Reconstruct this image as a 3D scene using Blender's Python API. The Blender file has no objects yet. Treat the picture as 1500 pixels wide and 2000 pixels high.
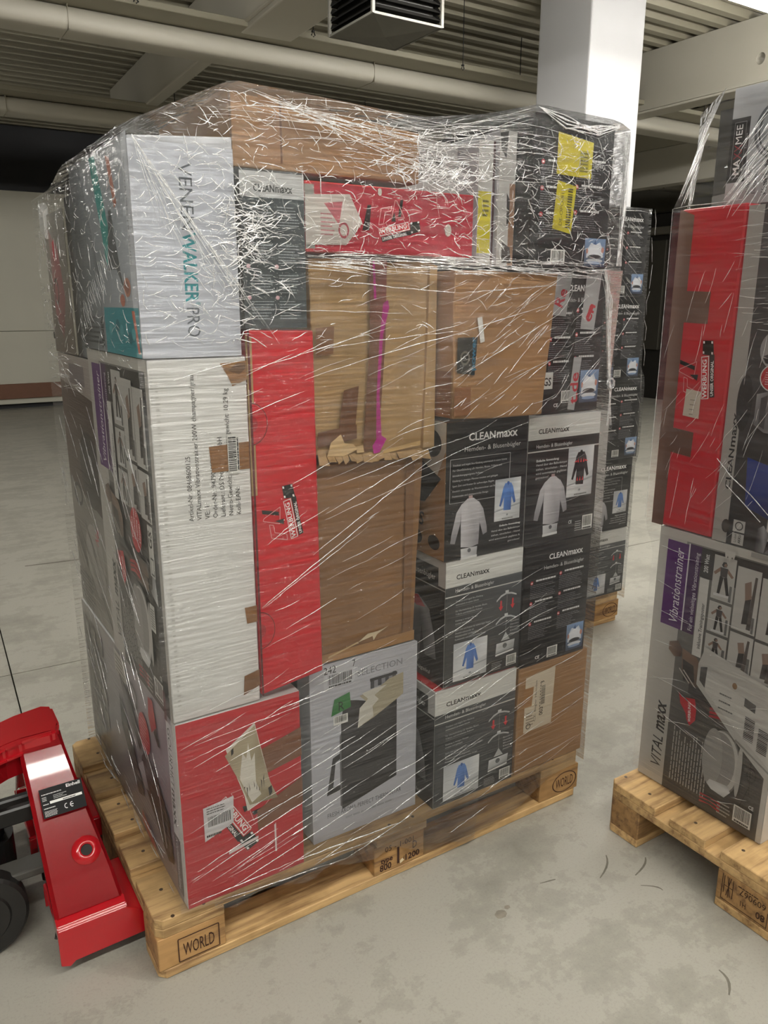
import bpy, bmesh, math, random
from mathutils import Vector, Matrix, noise
random.seed(7)
R = random.random
def U(a, b): return a + (b - a) * R()

# ------------------------------------------------------------------ camera, world, lights, exposure
scene = bpy.context.scene
C = scene.collection
cam_d = bpy.data.cameras.new('camera'); cam = bpy.data.objects.new('camera', cam_d); C.objects.link(cam); scene.camera = cam
YAW, PITCH, ROLL, FPX = 0.5684, 0.2612, 0.0013, 1532.9
cam.location = (-0.3201, -1.3553, 1.3567)
fwd = Vector((math.sin(YAW)*math.cos(PITCH), math.cos(YAW)*math.cos(PITCH), -math.sin(PITCH)))
rgt = Vector((math.cos(YAW), -math.sin(YAW), 0)); upv = rgt.cross(fwd)
r2 = rgt*math.cos(ROLL) + upv*math.sin(ROLL); u2 = upv*math.cos(ROLL) - rgt*math.sin(ROLL)
cam.rotation_euler = Matrix((r2, u2, -fwd)).transposed().to_euler()
cam_d.sensor_fit = 'VERTICAL'; cam_d.sensor_height = 24.0; cam_d.lens = 24.0*FPX/2000.0; cam_d.clip_start = 0.02; cam_d.clip_end = 100
w = bpy.data.worlds.new('hall_air'); scene.world = w; w.use_nodes = True
w.node_tree.nodes['Background'].inputs[0].default_value = (0.62, 0.6, 0.55, 1); w.node_tree.nodes['Background'].inputs[1].default_value = 0.25
vs = scene.view_settings
vs.view_transform = 'Standard'; vs.look = 'None'; vs.gamma = 1; vs.use_curve_mapping = False; vs.exposure = 0.1
LAMP_POWER = 80.0
scene.cycles.max_bounces = 6; scene.cycles.diffuse_bounces = 3; scene.cycles.glossy_bounces = 3
scene.cycles.transparent_max_bounces = 12; scene.cycles.transmission_bounces = 2
scene.cycles.use_denoising = True; scene.cycles.sample_clamp_indirect = 6.0
scene.cycles.use_adaptive_sampling = True; scene.cycles.adaptive_threshold = 0.04

# ------------------------------------------------------------------ colours and materials
def lin(h):
    if isinstance(h, str):
        h = h.lstrip('#'); c = [int(h[i:i+2], 16)/255 for i in (0, 2, 4)]
    else: c = [x/255 for x in h]
    return tuple((x/12.92 if x <= .04045 else ((x+.055)/1.055)**2.4) for x in c) + (1,)
MATS = {}
def new_mat(name):
    m = bpy.data.materials.new(name); m.use_nodes = True; MATS[name] = m
    nt = m.node_tree; return m, nt, nt.nodes['Principled BSDF']
def N(nt, t, **k):
    n = nt.nodes.new(t)
    for a, b in k.items(): setattr(n, a, b)
    return n
def coords(nt, scale=(1, 1, 1), rot=(0, 0, 0), kind='Object'):
    tc = N(nt, 'ShaderNodeTexCoord'); mp = N(nt, 'ShaderNodeMapping')
    mp.inputs['Scale'].default_value = scale; mp.inputs['Rotation'].default_value = rot
    nt.links.new(tc.outputs[kind], mp.inputs[0]); return mp.outputs[0]
def noise_tex(nt, vec, scale, detail=4, rough=.55):
    n = N(nt, 'ShaderNodeTexNoise'); n.inputs['Scale'].default_value = scale; n.inputs['Detail'].default_value = detail
    n.inputs['Roughness'].default_value = rough; nt.links.new(vec, n.inputs['Vector']); return n.outputs['Fac']
def ramp(nt, fac, stops):
    r = N(nt, 'ShaderNodeValToRGB'); els = r.color_ramp.elements
    els[0].position, els[0].color = stops[0][0], stops[0][1]; els[1].position, els[1].color = stops[-1][0], stops[-1][1]
    for p, c in stops[1:-1]:
        e = els.new(p); e.color = c
    nt.links.new(fac, r.inputs[0]); return r.outputs[0]
def bump(nt, h, strength, dist, bsdf_in, normal=None):
    b = N(nt, 'ShaderNodeBump'); b.inputs['Strength'].default_value = strength; b.inputs['Distance'].default_value = dist
    nt.links.new(h, b.inputs['Height']); 
    if normal: nt.links.new(normal, b.inputs['Normal'])
    nt.links.new(b.outputs[0], bsdf_in); return b.outputs[0]
def plain(name, col, rough=.5, metal=0, var=.06, vscale=14, bmp=0, spec=None):
    if name in MATS: return MATS[name]
    m, nt, b = new_mat(name); c = lin(col)
    v = coords(nt); f = noise_tex(nt, v, vscale)
    lo = tuple(x*(1-var) for x in c[:3])+(1,); hi = tuple(min(1, x*(1+var)) for x in c[:3])+(1,)
    nt.links.new(ramp(nt, f, [(.3, lo), (.7, hi)]), b.inputs['Base Color'])
    b.inputs['Roughness'].default_value = rough; b.inputs['Metallic'].default_value = metal
    if spec is not None: b.inputs['Specular IOR Level'].default_value = spec
    if bmp: bump(nt, noise_tex(nt, v, vscale*6), .4, bmp, b.inputs['Normal'])
    return m
def cardboard(name, col, dark=.82):
    m, nt, b = new_mat(name); c = lin(col)
    v = coords(nt, (3, 3, 60)); v2 = coords(nt)
    f = noise_tex(nt, v, 2, 3); g = noise_tex(nt, v2, 5, 5)
    mx = N(nt, 'ShaderNodeMath', operation='MULTIPLY_ADD'); nt.links.new(f, mx.inputs[0]); mx.inputs[1].default_value = .4
    nt.links.new(g, mx.inputs[2])
    lo = tuple(x*dark for x in c[:3])+(1,); hi = tuple(min(1, x*1.08) for x in c[:3])+(1,)
    nt.links.new(ramp(nt, mx.outputs[0], [(.45, lo), (.9, hi)]), b.inputs['Base Color'])
    b.inputs['Roughness'].default_value = .62
    bump(nt, f, .25, .0006, b.inputs['Normal']); return m
def wood(name, col, dk):
    m, nt, b = new_mat(name)
    oi = N(nt, 'ShaderNodeObjectInfo'); tc = N(nt, 'ShaderNodeTexCoord')
    ad = N(nt, 'ShaderNodeVectorMath', operation='MULTIPLY_ADD'); nt.links.new(oi.outputs['Random'], ad.inputs[0]); ad.inputs[1].default_value = (7, 11, 5)
    nt.links.new(tc.outputs['Object'], ad.inputs[2])
    mp = N(nt, 'ShaderNodeMapping'); mp.inputs['Scale'].default_value = (1.2, 16, 16); nt.links.new(ad.outputs[0], mp.inputs[0])
    f = noise_tex(nt, mp.outputs[0], 3.2, 6, .62)
    mp2 = N(nt, 'ShaderNodeMapping'); mp2.inputs['Scale'].default_value = (5, 5, 5); nt.links.new(ad.outputs[0], mp2.inputs[0])
    g = noise_tex(nt, mp2.outputs[0], 2.3, 3)
    col1 = ramp(nt, f, [(.32, lin(dk)), (.5, lin(col)), (.72, tuple(min(1, x*1.25) for x in lin(col)[:3])+(1,))])
    col2 = ramp(nt, g, [(.35, (.55, .5, .42, 1)), (.55, (1, 1, 1, 1))])
    mx = N(nt, 'ShaderNodeMix', data_type='RGBA', blend_type='MULTIPLY'); mx.inputs['Factor'].default_value = .55
    nt.links.new(col1, mx.inputs['A']); nt.links.new(col2, mx.inputs['B'])
    hs = N(nt, 'ShaderNodeHueSaturation'); mr = N(nt, 'ShaderNodeMapRange'); nt.links.new(oi.outputs['Random'], mr.inputs[0])
    mr.inputs[3].default_value = .8; mr.inputs[4].default_value = 1.15
    nt.links.new(mr.outputs[0], hs.inputs['Value']); nt.links.new(mx.outputs['Result'], hs.inputs['Color'])
    nt.links.new(hs.outputs[0], b.inputs['Base Color']); b.inputs['Roughness'].default_value = .68
    bump(nt, f, .5, .0012, b.inputs['Normal']); return m
def ink_mat(name, rough):
    m, nt, b = new_mat(name); a = N(nt, 'ShaderNodeAttribute'); a.attribute_name = 'ink'
    nt.links.new(a.outputs['Color'], b.inputs['Base Color']); b.inputs['Roughness'].default_value = rough; return m
def emit(name, col, s):
    m, nt, b = new_mat(name); e = N(nt, 'ShaderNodeEmission'); e.inputs[0].default_value = col; e.inputs[1].default_value = s
    nt.links.new(e.outputs[0], nt.nodes['Material Output'].inputs[0]); return m
def film_mat(name, haze, ang, crinkle_z, streak=1.0, gloss=.75, crink=.7):
    """clear stretch film: mostly transparent, a thin milky veil, and a wrinkled glossy surface"""
    m, nt, b = new_mat(name); nt.nodes.remove(b)
    tr = N(nt, 'ShaderNodeBsdfTransparent'); df = N(nt, 'ShaderNodeBsdfDiffuse'); gl = N(nt, 'ShaderNodeBsdfGlossy')
    df.inputs[0].default_value = (.85, .85, .87, 1); gl.inputs['Roughness'].default_value = .10; gl.inputs[0].default_value = (1, 1, 1, 1)
    tc = N(nt, 'ShaderNodeTexCoord')
    # long diagonal tension folds
    mp = N(nt, 'ShaderNodeMapping'); mp.inputs['Rotation'].default_value = (0, ang, 0); mp.inputs['Scale'].default_value = (2.2, 2.2, 46)
    nt.links.new(tc.outputs['Object'], mp.inputs[0])
    dist = N(nt, 'ShaderNodeTexNoise'); dist.inputs['Scale'].default_value = 2.3; dist.inputs['Detail'].default_value = 4; dist.inputs['Roughness'].default_value = .55
    nt.links.new(mp.outputs[0], dist.inputs['Vector'])
    # crinkled zone
    mq = N(nt, 'ShaderNodeMapping'); mq.inputs['Rotation'].default_value = (.2, -.3, 0); mq.inputs['Scale'].default_value = (16, 16, 30)
    nt.links.new(tc.outputs['Object'], mq.inputs[0])
    cr = N(nt, 'ShaderNodeTexNoise'); cr.inputs['Scale'].default_value = 1.7; cr.inputs['Detail'].default_value = 5
    try: cr.noise_type = 'RIDGED_MULTIFRACTAL'
    except Exception: pass
    nt.links.new(mq.outputs[0], cr.inputs['Vector'])
    sp = N(nt, 'ShaderNodeSeparateXYZ'); nt.links.new(tc.outputs['Object'], sp.inputs[0])
    mr = N(nt, 'ShaderNodeMapRange'); mr.inputs[1].default_value = crinkle_z-.05; mr.inputs[2].default_value = crinkle_z+.06
    nt.links.new(sp.outputs[2], mr.inputs[0])
    mh = N(nt, 'ShaderNodeMath', operation='MULTIPLY'); nt.links.new(cr.outputs[0], mh.inputs[0]); nt.links.new(mr.outputs[0], mh.inputs[1])
    mh2 = N(nt, 'ShaderNodeMath', operation='MULTIPLY_ADD'); nt.links.new(mh.outputs[0], mh2.inputs[0]); mh2.inputs[1].default_value = crink
    ms = N(nt, 'ShaderNodeMath', operation='MULTIPLY'); nt.links.new(dist.outputs[0], ms.inputs[0]); ms.inputs[1].default_value = streak
    nt.links.new(ms.outputs[0], mh2.inputs[2])
    bp = N(nt, 'ShaderNodeBump'); bp.inputs['Strength'].default_value = .8; bp.inputs['Distance'].default_value = .010
    nt.links.new(mh2.outputs[0], bp.inputs['Height']); nt.links.new(bp.outputs[0], gl.inputs['Normal'])
    # veil varies with folded layers
    vr = N(nt, 'ShaderNodeMapRange'); vr.inputs[1].default_value = .38; vr.inputs[2].default_value = .72; vr.inputs[3].default_value = haze*.2; vr.inputs[4].default_value = haze*1.9
    nt.links.new(dist.outputs[0], vr.inputs[0])
    m1 = N(nt, 'ShaderNodeMixShader'); nt.links.new(vr.outputs[0], m1.inputs[0]); nt.links.new(tr.outputs[0], m1.inputs[1]); nt.links.new(df.outputs[0], m1.inputs[2])
    fr = N(nt, 'ShaderNodeFresnel'); fr.inputs['IOR'].default_value = 1.5; nt.links.new(bp.outputs[0], fr.inputs['Normal'])
    cl = N(nt, 'ShaderNodeMath', operation='MULTIPLY_ADD'); nt.links.new(fr.outputs[0], cl.inputs[0]); cl.inputs[1].default_value = gloss; cl.inputs[2].default_value = .01; cl.use_clamp = True
    m2 = N(nt, 'ShaderNodeMixShader'); nt.links.new(cl.outputs[0], m2.inputs[0]); nt.links.new(m1.outputs[0], m2.inputs[1]); nt.links.new(gl.outputs[0], m2.inputs[2])
    nt.links.new(m2.outputs[0], nt.nodes['Material Output'].inputs[0]); return m
def crease_mat():
    m, nt, b = new_mat('film_fold'); nt.nodes.remove(b)
    tr = N(nt, 'ShaderNodeBsdfTransparent'); df = N(nt, 'ShaderNodeBsdfDiffuse'); gl = N(nt, 'ShaderNodeBsdfGlossy')
    df.inputs[0].default_value = (.95, .95, .96, 1); gl.inputs['Roughness'].default_value = .22; gl.inputs[0].default_value = (1, 1, 1, 1)
    m1 = N(nt, 'ShaderNodeMixShader'); m1.inputs[0].default_value = .62; nt.links.new(df.outputs[0], m1.inputs[1]); nt.links.new(gl.outputs[0], m1.inputs[2])
    f = noise_tex(nt, coords(nt), 60, 2)
    mr = N(nt, 'ShaderNodeMapRange'); mr.inputs[1].default_value = .35; mr.inputs[2].default_value = .62; mr.inputs[3].default_value = .25; mr.inputs[4].default_value = .95
    nt.links.new(f, mr.inputs[0])
    m2 = N(nt, 'ShaderNodeMixShader'); nt.links.new(mr.outputs[0], m2.inputs[0]); nt.links.new(tr.outputs[0], m2.inputs[1]); nt.links.new(m1.outputs[0], m2.inputs[2])
    nt.links.new(m2.outputs[0], nt.nodes['Material Output'].inputs[0]); return m
M_KRAFT = cardboard('kraft_board', '#a07a53'); M_KRAFT2 = cardboard('kraft_board_yellow', '#aa8b5e', .75); M_KRAFT3 = cardboard('kraft_board_brown', '#8d6844')
M_WHITE = plain('white_board', '#d6d6d4', .42, var=.03); M_RED = plain('red_board', '#c8202e', .38, var=.03)
M_BLACK = plain('black_board', '#18181b', .3, var=.1); M_GREY = plain('grey_board', '#4c5154', .36); M_PALE = plain('pale_board', '#c3c6cc', .4, var=.03)
M_INK = ink_mat('printed_ink', .33); M_TAPE = plain('brown_tape', '#80583c', .22, var=.08); M_INKM = ink_mat('stamped_ink', .8)
M_WOOD = wood('pallet_pine', '#bd9c6c', '#866544'); M_WOOD2 = wood('pallet_block_wood', '#a98354', '#73553a')
M_FOLD = crease_mat()

# ------------------------------------------------------------------ mesh helpers
class Thing:
    def __init__(s, name, label, cat, base, group=None, kind=None, rotz=0):
        s.o = bpy.data.objects.new(name, None); C.objects.link(s.o); s.o.location = base; s.base = Vector(base)
        s.o.empty_display_size = .05; s.o['label'] = label; s.o['category'] = cat
        if group: s.o['group'] = group
        if kind: s.o['kind'] = kind
def link_mesh(name, verts, faces, mats, parent=None, offset=None, mi=None, smooth=False, ink=None):
    me = bpy.data.meshes.new(name)
    off = Vector(offset) if offset is not None else Vector((0, 0, 0))
    me.from_pydata([tuple(Vector(v)-off) for v in verts], [], faces)
    if not isinstance(mats, (list, tuple)): mats = [mats]
    for m in mats: me.materials.append(m)
    if mi: me.polygons.foreach_set('material_index', mi)
    if smooth: me.polygons.foreach_set('use_smooth', [True]*len(me.polygons))
    if ink:
        a = me.color_attributes.new('ink', 'FLOAT_COLOR', 'CORNER'); flat = []
        for p, c in zip(me.polygons, ink):
            if isinstance(c[0], (tuple, list)):
                for q in c: flat += list(q)
            else: flat += list(c)*p.loop_total
        a.data.foreach_set('color', flat)
    me.update()
    o = bpy.data.objects.new(name, me); C.objects.link(o)
    if parent is not None: o.parent = parent
    return o
def bm_link(name, bm, mat, parent=None, offset=None, smooth=False, normals=True):
    me = bpy.data.meshes.new(name)
    if offset is not None: bmesh.ops.translate(bm, verts=bm.verts, vec=-Vector(offset))
    if normals: bmesh.ops.recalc_face_normals(bm, faces=bm.faces)
    bm.to_mesh(me); bm.free()
    for m in (mat if isinstance(mat, (list, tuple)) else [mat]): me.materials.append(m)
    if smooth: me.polygons.foreach_set('use_smooth', [True]*len(me.polygons))
    o = bpy.data.objects.new(name, me); C.objects.link(o)
    if parent is not None: o.parent = parent
    return o
def prism(bm, poly, a, b, axis='z'):
    """extrude a 2-D outline between a and b along an axis"""
    f = {'z': lambda p, h: (p[0], p[1], h), 'y': lambda p, h: (p[0], h, p[1]), 'x': lambda p, h: (h, p[0], p[1])}[axis]
    lo = [bm.verts.new(f(p, a)) for p in poly]; hi = [bm.verts.new(f(p, b)) for p in poly]
    n = len(poly); bm.faces.new(lo[::-1]); bm.faces.new(hi)
    for i in range(n): bm.faces.new((lo[i], lo[(i+1) % n], hi[(i+1) % n], hi[i]))
def box(bm, x0, x1, y0, y1, z0, z1, bev=0, seg=1):
    vs = [bm.verts.new((x, y, z)) for x in (x0, x1) for y in (y0, y1) for z in (z0, z1)]
    fs = [(0, 1, 3, 2), (4, 6, 7, 5), (0, 4, 5, 1), (2, 3, 7, 6), (0, 2, 6, 4), (1, 5, 7, 3)]
    F = [bm.faces.new([vs[i] for i in f]) for f in fs]
    if bev:
        es = list({e for f in F for e in f.edges})
        bmesh.ops.bevel(bm, geom=es, offset=bev, segments=seg, affect='EDGES', profile=.5)
def hexa(bm, P, bev=0, seg=2, sub=0, amp=0, sc=6, seed=0):
    """P = 8 corners: front bl, br, tr, tl then back bl, br, tr, tl"""
    vs = [bm.verts.new(p) for p in P]
    fs = [(0, 1, 2, 3), (5, 4, 7, 6), (4, 0, 3, 7), (1, 5, 6, 2), (3, 2, 6, 7), (4, 5, 1, 0)]
    F = [bm.faces.new([vs[i] for i in f]) for f in fs]
    if bev: bmesh.ops.bevel(bm, geom=list(bm.edges), offset=bev, segments=seg, affect='EDGES', profile=.5)
    if sub:
        bmesh.ops.triangulate(bm, faces=[f for f in bm.faces if len(f.verts) > 4])
        bmesh.ops.subdivide_edges(bm, edges=[e for e in bm.edges if e.calc_length() > .03], cuts=sub, use_grid_fill=True)
        c = sum((Vector(p) for p in P), Vector())/8
        for v in bm.verts:
            n = noise.noise_vector(v.co*sc + Vector((seed, 0, 0)))
            v.co += n*amp + noise.noise_vector(v.co*sc*3.1+Vector((seed, 3, 0)))*amp*.4
def tube(bm, pts, r, n=8, cap=True, taper=False):
    rings = []; k = len(pts); pts = [Vector(p) for p in pts]
    for i, p in enumerate(pts):
        d = (pts[min(i+1, k-1)]-pts[max(i-1, 0)])
        if d.length < 1e-9: d = Vector((0, 0, 1))
        d.normalize(); a = Vector((0, 0, 1)) if abs(d.z) < .9 else Vector((1, 0, 0))
        u = d.cross(a).normalized(); v = d.cross(u)
        rr = (r[i] if isinstance(r, (list, tuple)) else r)*((math.sin(math.pi*(i+.35)/(k-.3)) ** .6) if taper else 1)
        rings.append([bm.verts.new(p+u*rr*math.cos(2*math.pi*j/n)+v*rr*math.sin(2*math.pi*j/n)) for j in range(n)])
    for a, b in zip(rings, rings[1:]):
        for j in range(n): bm.faces.new((a[j], a[(j+1) % n], b[(j+1) % n], b[j]))
    if cap: bm.faces.new(rings[0][::-1]); bm.faces.new(rings[-1])
def disc(bm, c, ax, r, h, n=28, bev=0):
    """a solid cylinder along ax ('x','y','z') starting at c"""
    poly = [(math.cos(2*math.pi*i/n)*r, math.sin(2*math.pi*i/n)*r) for i in range(n)]
    if ax == 'z': prism(bm, [(c[0]+a, c[1]+b) for a, b in poly], c[2], c[2]+h, 'z')
    if ax == 'y': prism(bm, [(c[0]+a, c[2]+b) for a, b in poly], c[1], c[1]+h, 'y')
    if ax == 'x': prism(bm, [(c[1]+a, c[2]+b) for a, b in poly], c[0], c[0]+h, 'x')
def structure(o, name=None):
    o['kind'] = 'structure'; return o

# ------------------------------------------------------------------ lettering: each glyph is meshed once
GLY = {}
CHARS = "ABCDEFGHIJKLMNOPQRSTUVWXYZabcdefghijklmnopqrstuvwxyz0123456789.,-&:/!+üäößÜÖ®°"
def load_glyphs():
    tmp = []
    for bold in (0, 1):
        for ch in CHARS+'|':
            for s in ((ch, ch+'|') if ch != '|' else (ch,)):
                cu = bpy.data.curves.new('t', 'FONT'); cu.body = s; cu.size = 1; cu.resolution_u = 2; cu.offset = .022 if bold else 0
                o = bpy.data.objects.new('t', cu); C.objects.link(o); tmp.append((bold, ch, s, o))
    dg = bpy.context.evaluated_depsgraph_get(); dg.update(); adv = {}
    for bold, ch, s, o in tmp:
        ev = o.evaluated_get(dg); me = ev.to_mesh()
        V = [(v.co.x, v.co.y) for v in me.vertices]; F = [tuple(p.vertices) for p in me.polygons]
        if len(s) == 1: GLY[(bold, ch)] = [V, F, .5]
        adv[(bold, s)] = max(v[0] for v in V) if V else 0
        ev.to_mesh_clear()
    for (bold, ch), g in GLY.items():
        if ch != '|': g[2] = adv[(bold, ch+'|')] - adv[(bold, '|')]
    for bold, ch, s, o in tmp: bpy.data.curves.remove(o.data)
load_glyphs()
CAP = max(v[1] for v in GLY[(0, 'H')][0])

# ------------------------------------------------------------------ flat print laid on a face
class Face:
    """frame on a surface: o lower-left corner, u to the right, v up (unit), w x h metres"""
    def __init__(s, o, u, v, w=1, h=1):
        s.o, s.u, s.v, s.w, s.h = Vector(o), Vector(u).normalized(), Vector(v).normalized(), w, h; s.n = s.u.cross(s.v).normalized(); s.k = 0
class Print:
    def __init__(s, face, parent, offset):
        s.f, s.parent, s.off = face, parent, offset; s.V, s.F, s.I = [], [], []; s.rot = None
    def pt(s, u, v): return s.f.o + s.f.u*u + s.f.v*v + s.f.n*(.0006+.00006*s.f.k)
    def poly(s, pts, col, fr=True):
        """pts as fractions of the face"""
        s.f.k += 1; b = len(s.V)
        for u, v in pts: s.V.append(s.pt(u*s.f.w, v*s.f.h) if fr else s.pt(u, v))
        s.F.append(list(range(b, b+len(pts))))
        s.I.append([lin(c) for c in col] if isinstance(col, list) else lin(col))
    def rect(s, u0, v0, u1, v1, col): s.poly([(u0, v0), (u1, v0), (u1, v1), (u0, v1)], col)
    def grad(s, u0, v0, u1, v1, c0, c1): s.poly([(u0, v0), (u1, v0), (u1, v1), (u0, v1)], [c0, c0, c1, c1])
    def line(s, u0, v0, u1, v1, t, col):
        a = Vector((u0*s.f.w, v0*s.f.h)); b = Vector((u1*s.f.w, v1*s.f.h)); d = (b-a).normalized(); q = Vector((-d.y, d.x))*t/2
        s.poly([a-q, b-q, b+q, a+q], col, False)
    def ell(s, u, v, ru, rv, col, n=22, a0=0, a1=2*math.pi, rot=0):
        pts = []
        for i in range(n):
            t = a0+(a1-a0)*i/n if a1-a0 > 6.2 else a0+(a1-a0)*i/(n-1)
            x, y = ru*math.cos(t), rv*math.sin(t)
            pts.append((u+x*math.cos(rot)-y*math.sin(rot), v+x*math.sin(rot)+y*math.cos(rot)))
        s.poly(pts, col)
    def ring(s, u, v, ru, rv, t, col, n=26):
        """elliptic outline, t thickness as a fraction"""
        for i in range(n):
            a, b = 2*math.pi*i/n, 2*math.pi*(i+1)/n
            s.poly([(u+ru*math.cos(a), v+rv*math.sin(a)), (u+ru*math.cos(b), v+rv*math.sin(b)),
                    (u+ru*(1-t)*math.cos(b), v+rv*(1-t)*math.sin(b)), (u+ru*(1-t)*math.cos(a), v+rv*(1-t)*math.sin(a))], col); s.f.k -= 1
        s.f.k += 1
    def text(s, txt, u, v, cap, col, bold=0, width=None, ang=0, align='l', slant=0, fr=True):
        """cap = capital height in metres; width fits the line to that many metres"""
        s.f.k += 1; sc = cap/CAP; x = 0; items = []
        for ch in txt:
            if ch == ' ': x += .3; continue
            g = GLY.get((bold, ch)) or GLY[(bold, '-')]
            items.append((x, g)); x += g[2]
        sx = sc if width is None else width/max(x, .01)
        W = x*sx; x0 = {'l': 0, 'c': -W/2, 'r': -W}[align]; ca, sa = math.cos(ang), math.sin(ang)
        U0, V0 = (u*s.f.w, v*s.f.h) if fr else (u, v); c = lin(col)
        for gx, (V, F, _) in items:
            b = len(s.V)
            for a, y in V:
                px = x0+(gx+a)*sx+slant*y*sc; py = y*sc
                s.V.append(s.pt(U0+px*ca-py*sa, V0+px*sa+py*ca))
            for f in F: s.F.append([b+i for i in f]); s.I.append(c)
        return W
    def micro(s, u0, v0, u1, v1, n, col, th=.35, ragged=.3):
        """lines of print too small to read: word-length dashes"""
        s.f.k += 1; c = lin(col); dv = (v1-v0)/n
        for i in range(n):
            v = v1-dv*(i+1); u = u0; end = u1-(u1-u0)*ragged*R()
            while u < end:
                l = (u1-u0)*U(.05, .16); e = min(u+l, end); b = len(s.V)
                for a, q in ((u, v), (e, v), (e, v+dv*th), (u, v+dv*th)): s.V.append(s.pt(a*s.f.w, q*s.f.h))
                s.F.append([b, b+1, b+2, b+3]); s.I.append(c); u = e+(u1-u0)*.018
    def barcode(s, u0, v0, u1, v1, vert=False, digits=True, bg='#e6e6e2'):
        s.rect(u0, v0, u1, v1, bg); s.f.k += 1; a = .08
        while a < .9:
            b = a+U(.012, .035)
            q = (u0+(u1-u0)*a, v0+(v1-v0)*.24, u0+(u1-u0)*b, v0+(v1-v0)*.93) if not vert else (u0+(u1-u0)*.1, v0+(v1-v0)*a, u0+(u1-u0)*.78, v0+(v1-v0)*b)
            s.rect(*q, '#1a1a1a'); s.f.k -= 1; a = b+U(.012, .03)
        s.f.k += 1
        if digits and not vert: s.micro(u0+(u1-u0)*.1, v0+(v1-v0)*.04, u1-(u1-u0)*.1, v0+(v1-v0)*.17, 1, '#333333', .9, 0)
    def done(s, name, mat=None, label=None):
        if not s.F: return None
        o = link_mesh(name, s.V, s.F, mat or M_INK, s.parent, s.off, ink=s.I)
        if label: o['label'] = label
        s.V, s.F, s.I = [], [], []; return o

# ================================================================== THE HALL
def floor_mat():
    m, nt, b = new_mat('worn_concrete'); v = coords(nt)
    f = noise_tex(nt, v, 2.6, 12, .74); g = noise_tex(nt, v, 16, 8, .7); h = noise_tex(nt, v, 170, 5, .75)
    mp = coords(nt, (1.2, 4.5, 1), (0, 0, .5)); s = noise_tex(nt, mp, 2.1, 6, .6)
    a = N(nt, 'ShaderNodeMath', operation='MULTIPLY_ADD'); nt.links.new(g, a.inputs[0]); a.inputs[1].default_value = .45; nt.links.new(f, a.inputs[2])
    a2 = N(nt, 'ShaderNodeMath', operation='MULTIPLY_ADD'); nt.links.new(s, a2.inputs[0]); a2.inputs[1].default_value = .5; nt.links.new(a.outputs[0], a2.inputs[2])
    c = ramp(nt, a2.outputs[0], [(.60, lin('#77746b')), (.80, lin('#8e8b82')), (.98, lin('#9c998f')), (1.0, lin('#a3a096'))])
    sp = ramp(nt, h, [(.32, (.6, .6, .6, 1)), (.48, (1, 1, 1, 1))])
    mx = N(nt, 'ShaderNodeMix', data_type='RGBA', blend_type='MULTIPLY'); mx.inputs['Factor'].default_value = .38
    nt.links.new(c, mx.inputs['A']); nt.links.new(sp, mx.inputs['B']); nt.links.new(mx.outputs['Result'], b.inputs['Base Color'])
    nt.links.new(ramp(nt, f, [(.3, (.42, .42, .42, 1)), (.7, (.62, .62, .62, 1))]), b.inputs['Roughness'])
    bump(nt, g, .25, .002, b.inputs['Normal']); return m
M_FLOOR = floor_mat(); M_JOINT = plain('joint_dark', '#3b3831', .9)
M_DECK = plain('painted_deck', '#8e8979', .55, var=.05, vscale=2); M_BEAM = plain('painted_beam', '#b4b0a4', .5, var=.03, vscale=1.5)
M_COL = plain('column_paint', '#aeaeb0', .4, var=.02, vscale=3); M_DARKW = plain('dark_wall', '#1d1a16', .8); M_NIGHT = plain('night_band', '#0b0c14', .5)
M_DOORW = plain('door_sheet', '#b9b6a8', .5, var=.03, vscale=2); M_RAIL = plain('rail_wood', '#6a4530', .6); M_SHADE = plain('wall_paint', '#8f8b7e', .8)
M_MARK = plain('rubber_scuff', '#6b675d', .7, var=.2, vscale=60); M_MARK2 = plain('old_stain', '#857f73', .7, var=.2, vscale=60)

fl = bpy.data.objects.new('floor', None); C.objects.link(fl); fl['kind'] = 'structure'
link_mesh('subfloor', [(-7, -6, -.02), (17, -6, -.02), (17, 10.2, -.02), (-7, 10.2, -.02)], [[0, 1, 2, 3]], M_JOINT, fl)
fa = -.045; ca, sa = math.cos(fa), math.sin(fa)
xs = [-9, -5.05, -.05, 4.95, 9.95, 18]; ys = [-8, -3.33, 1.67, 6.67, 12]
def slab(x0, x1, y0, y1):
    bm = bmesh.new(); box(bm, x0, x1, y0, y1, -.018, 0)
    bmesh.ops.rotate(bm, verts=bm.verts, cent=(0, 1.67, 0), matrix=Matrix.Rotation(fa, 3, 'Z')); bm_link('slab', bm, M_FLOOR, fl)
g = .0025
for i in range(5):
    for j in range(4):
        if j == 1 and i in (0, 1, 2): continue
        slab(xs[i]+g, xs[i+1]-g, ys[j]+g, ys[j+1]-g)
slab(xs[0]+g, xs[2]-g, .55, ys[2]-g); slab(xs[2]+g, xs[3]-g, .55, ys[2]-g); slab(xs[0]+g, xs[3]-g, ys[1]+g, .55)
def scuff(pts, wd, mat=M_MARK):
    V, F = [], []; pts = [Vector((p[0], p[1], .0006)) for p in pts]; k = len(pts)
    for i, p in enumerate(pts):
        d = (pts[min(i+1, k-1)]-pts[max(i-1, 0)]).normalized(); q = Vector((-d.y, d.x, 0))*wd*(.35+.65*math.sin(math.pi*(i+.5)/k))
        V += [p-q, p+q]
    for i in range(k-1): F.append([2*i, 2*i+1, 2*i+3, 2*i+2])
    link_mesh('scuff_mark', V, F, mat, fl)
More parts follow.
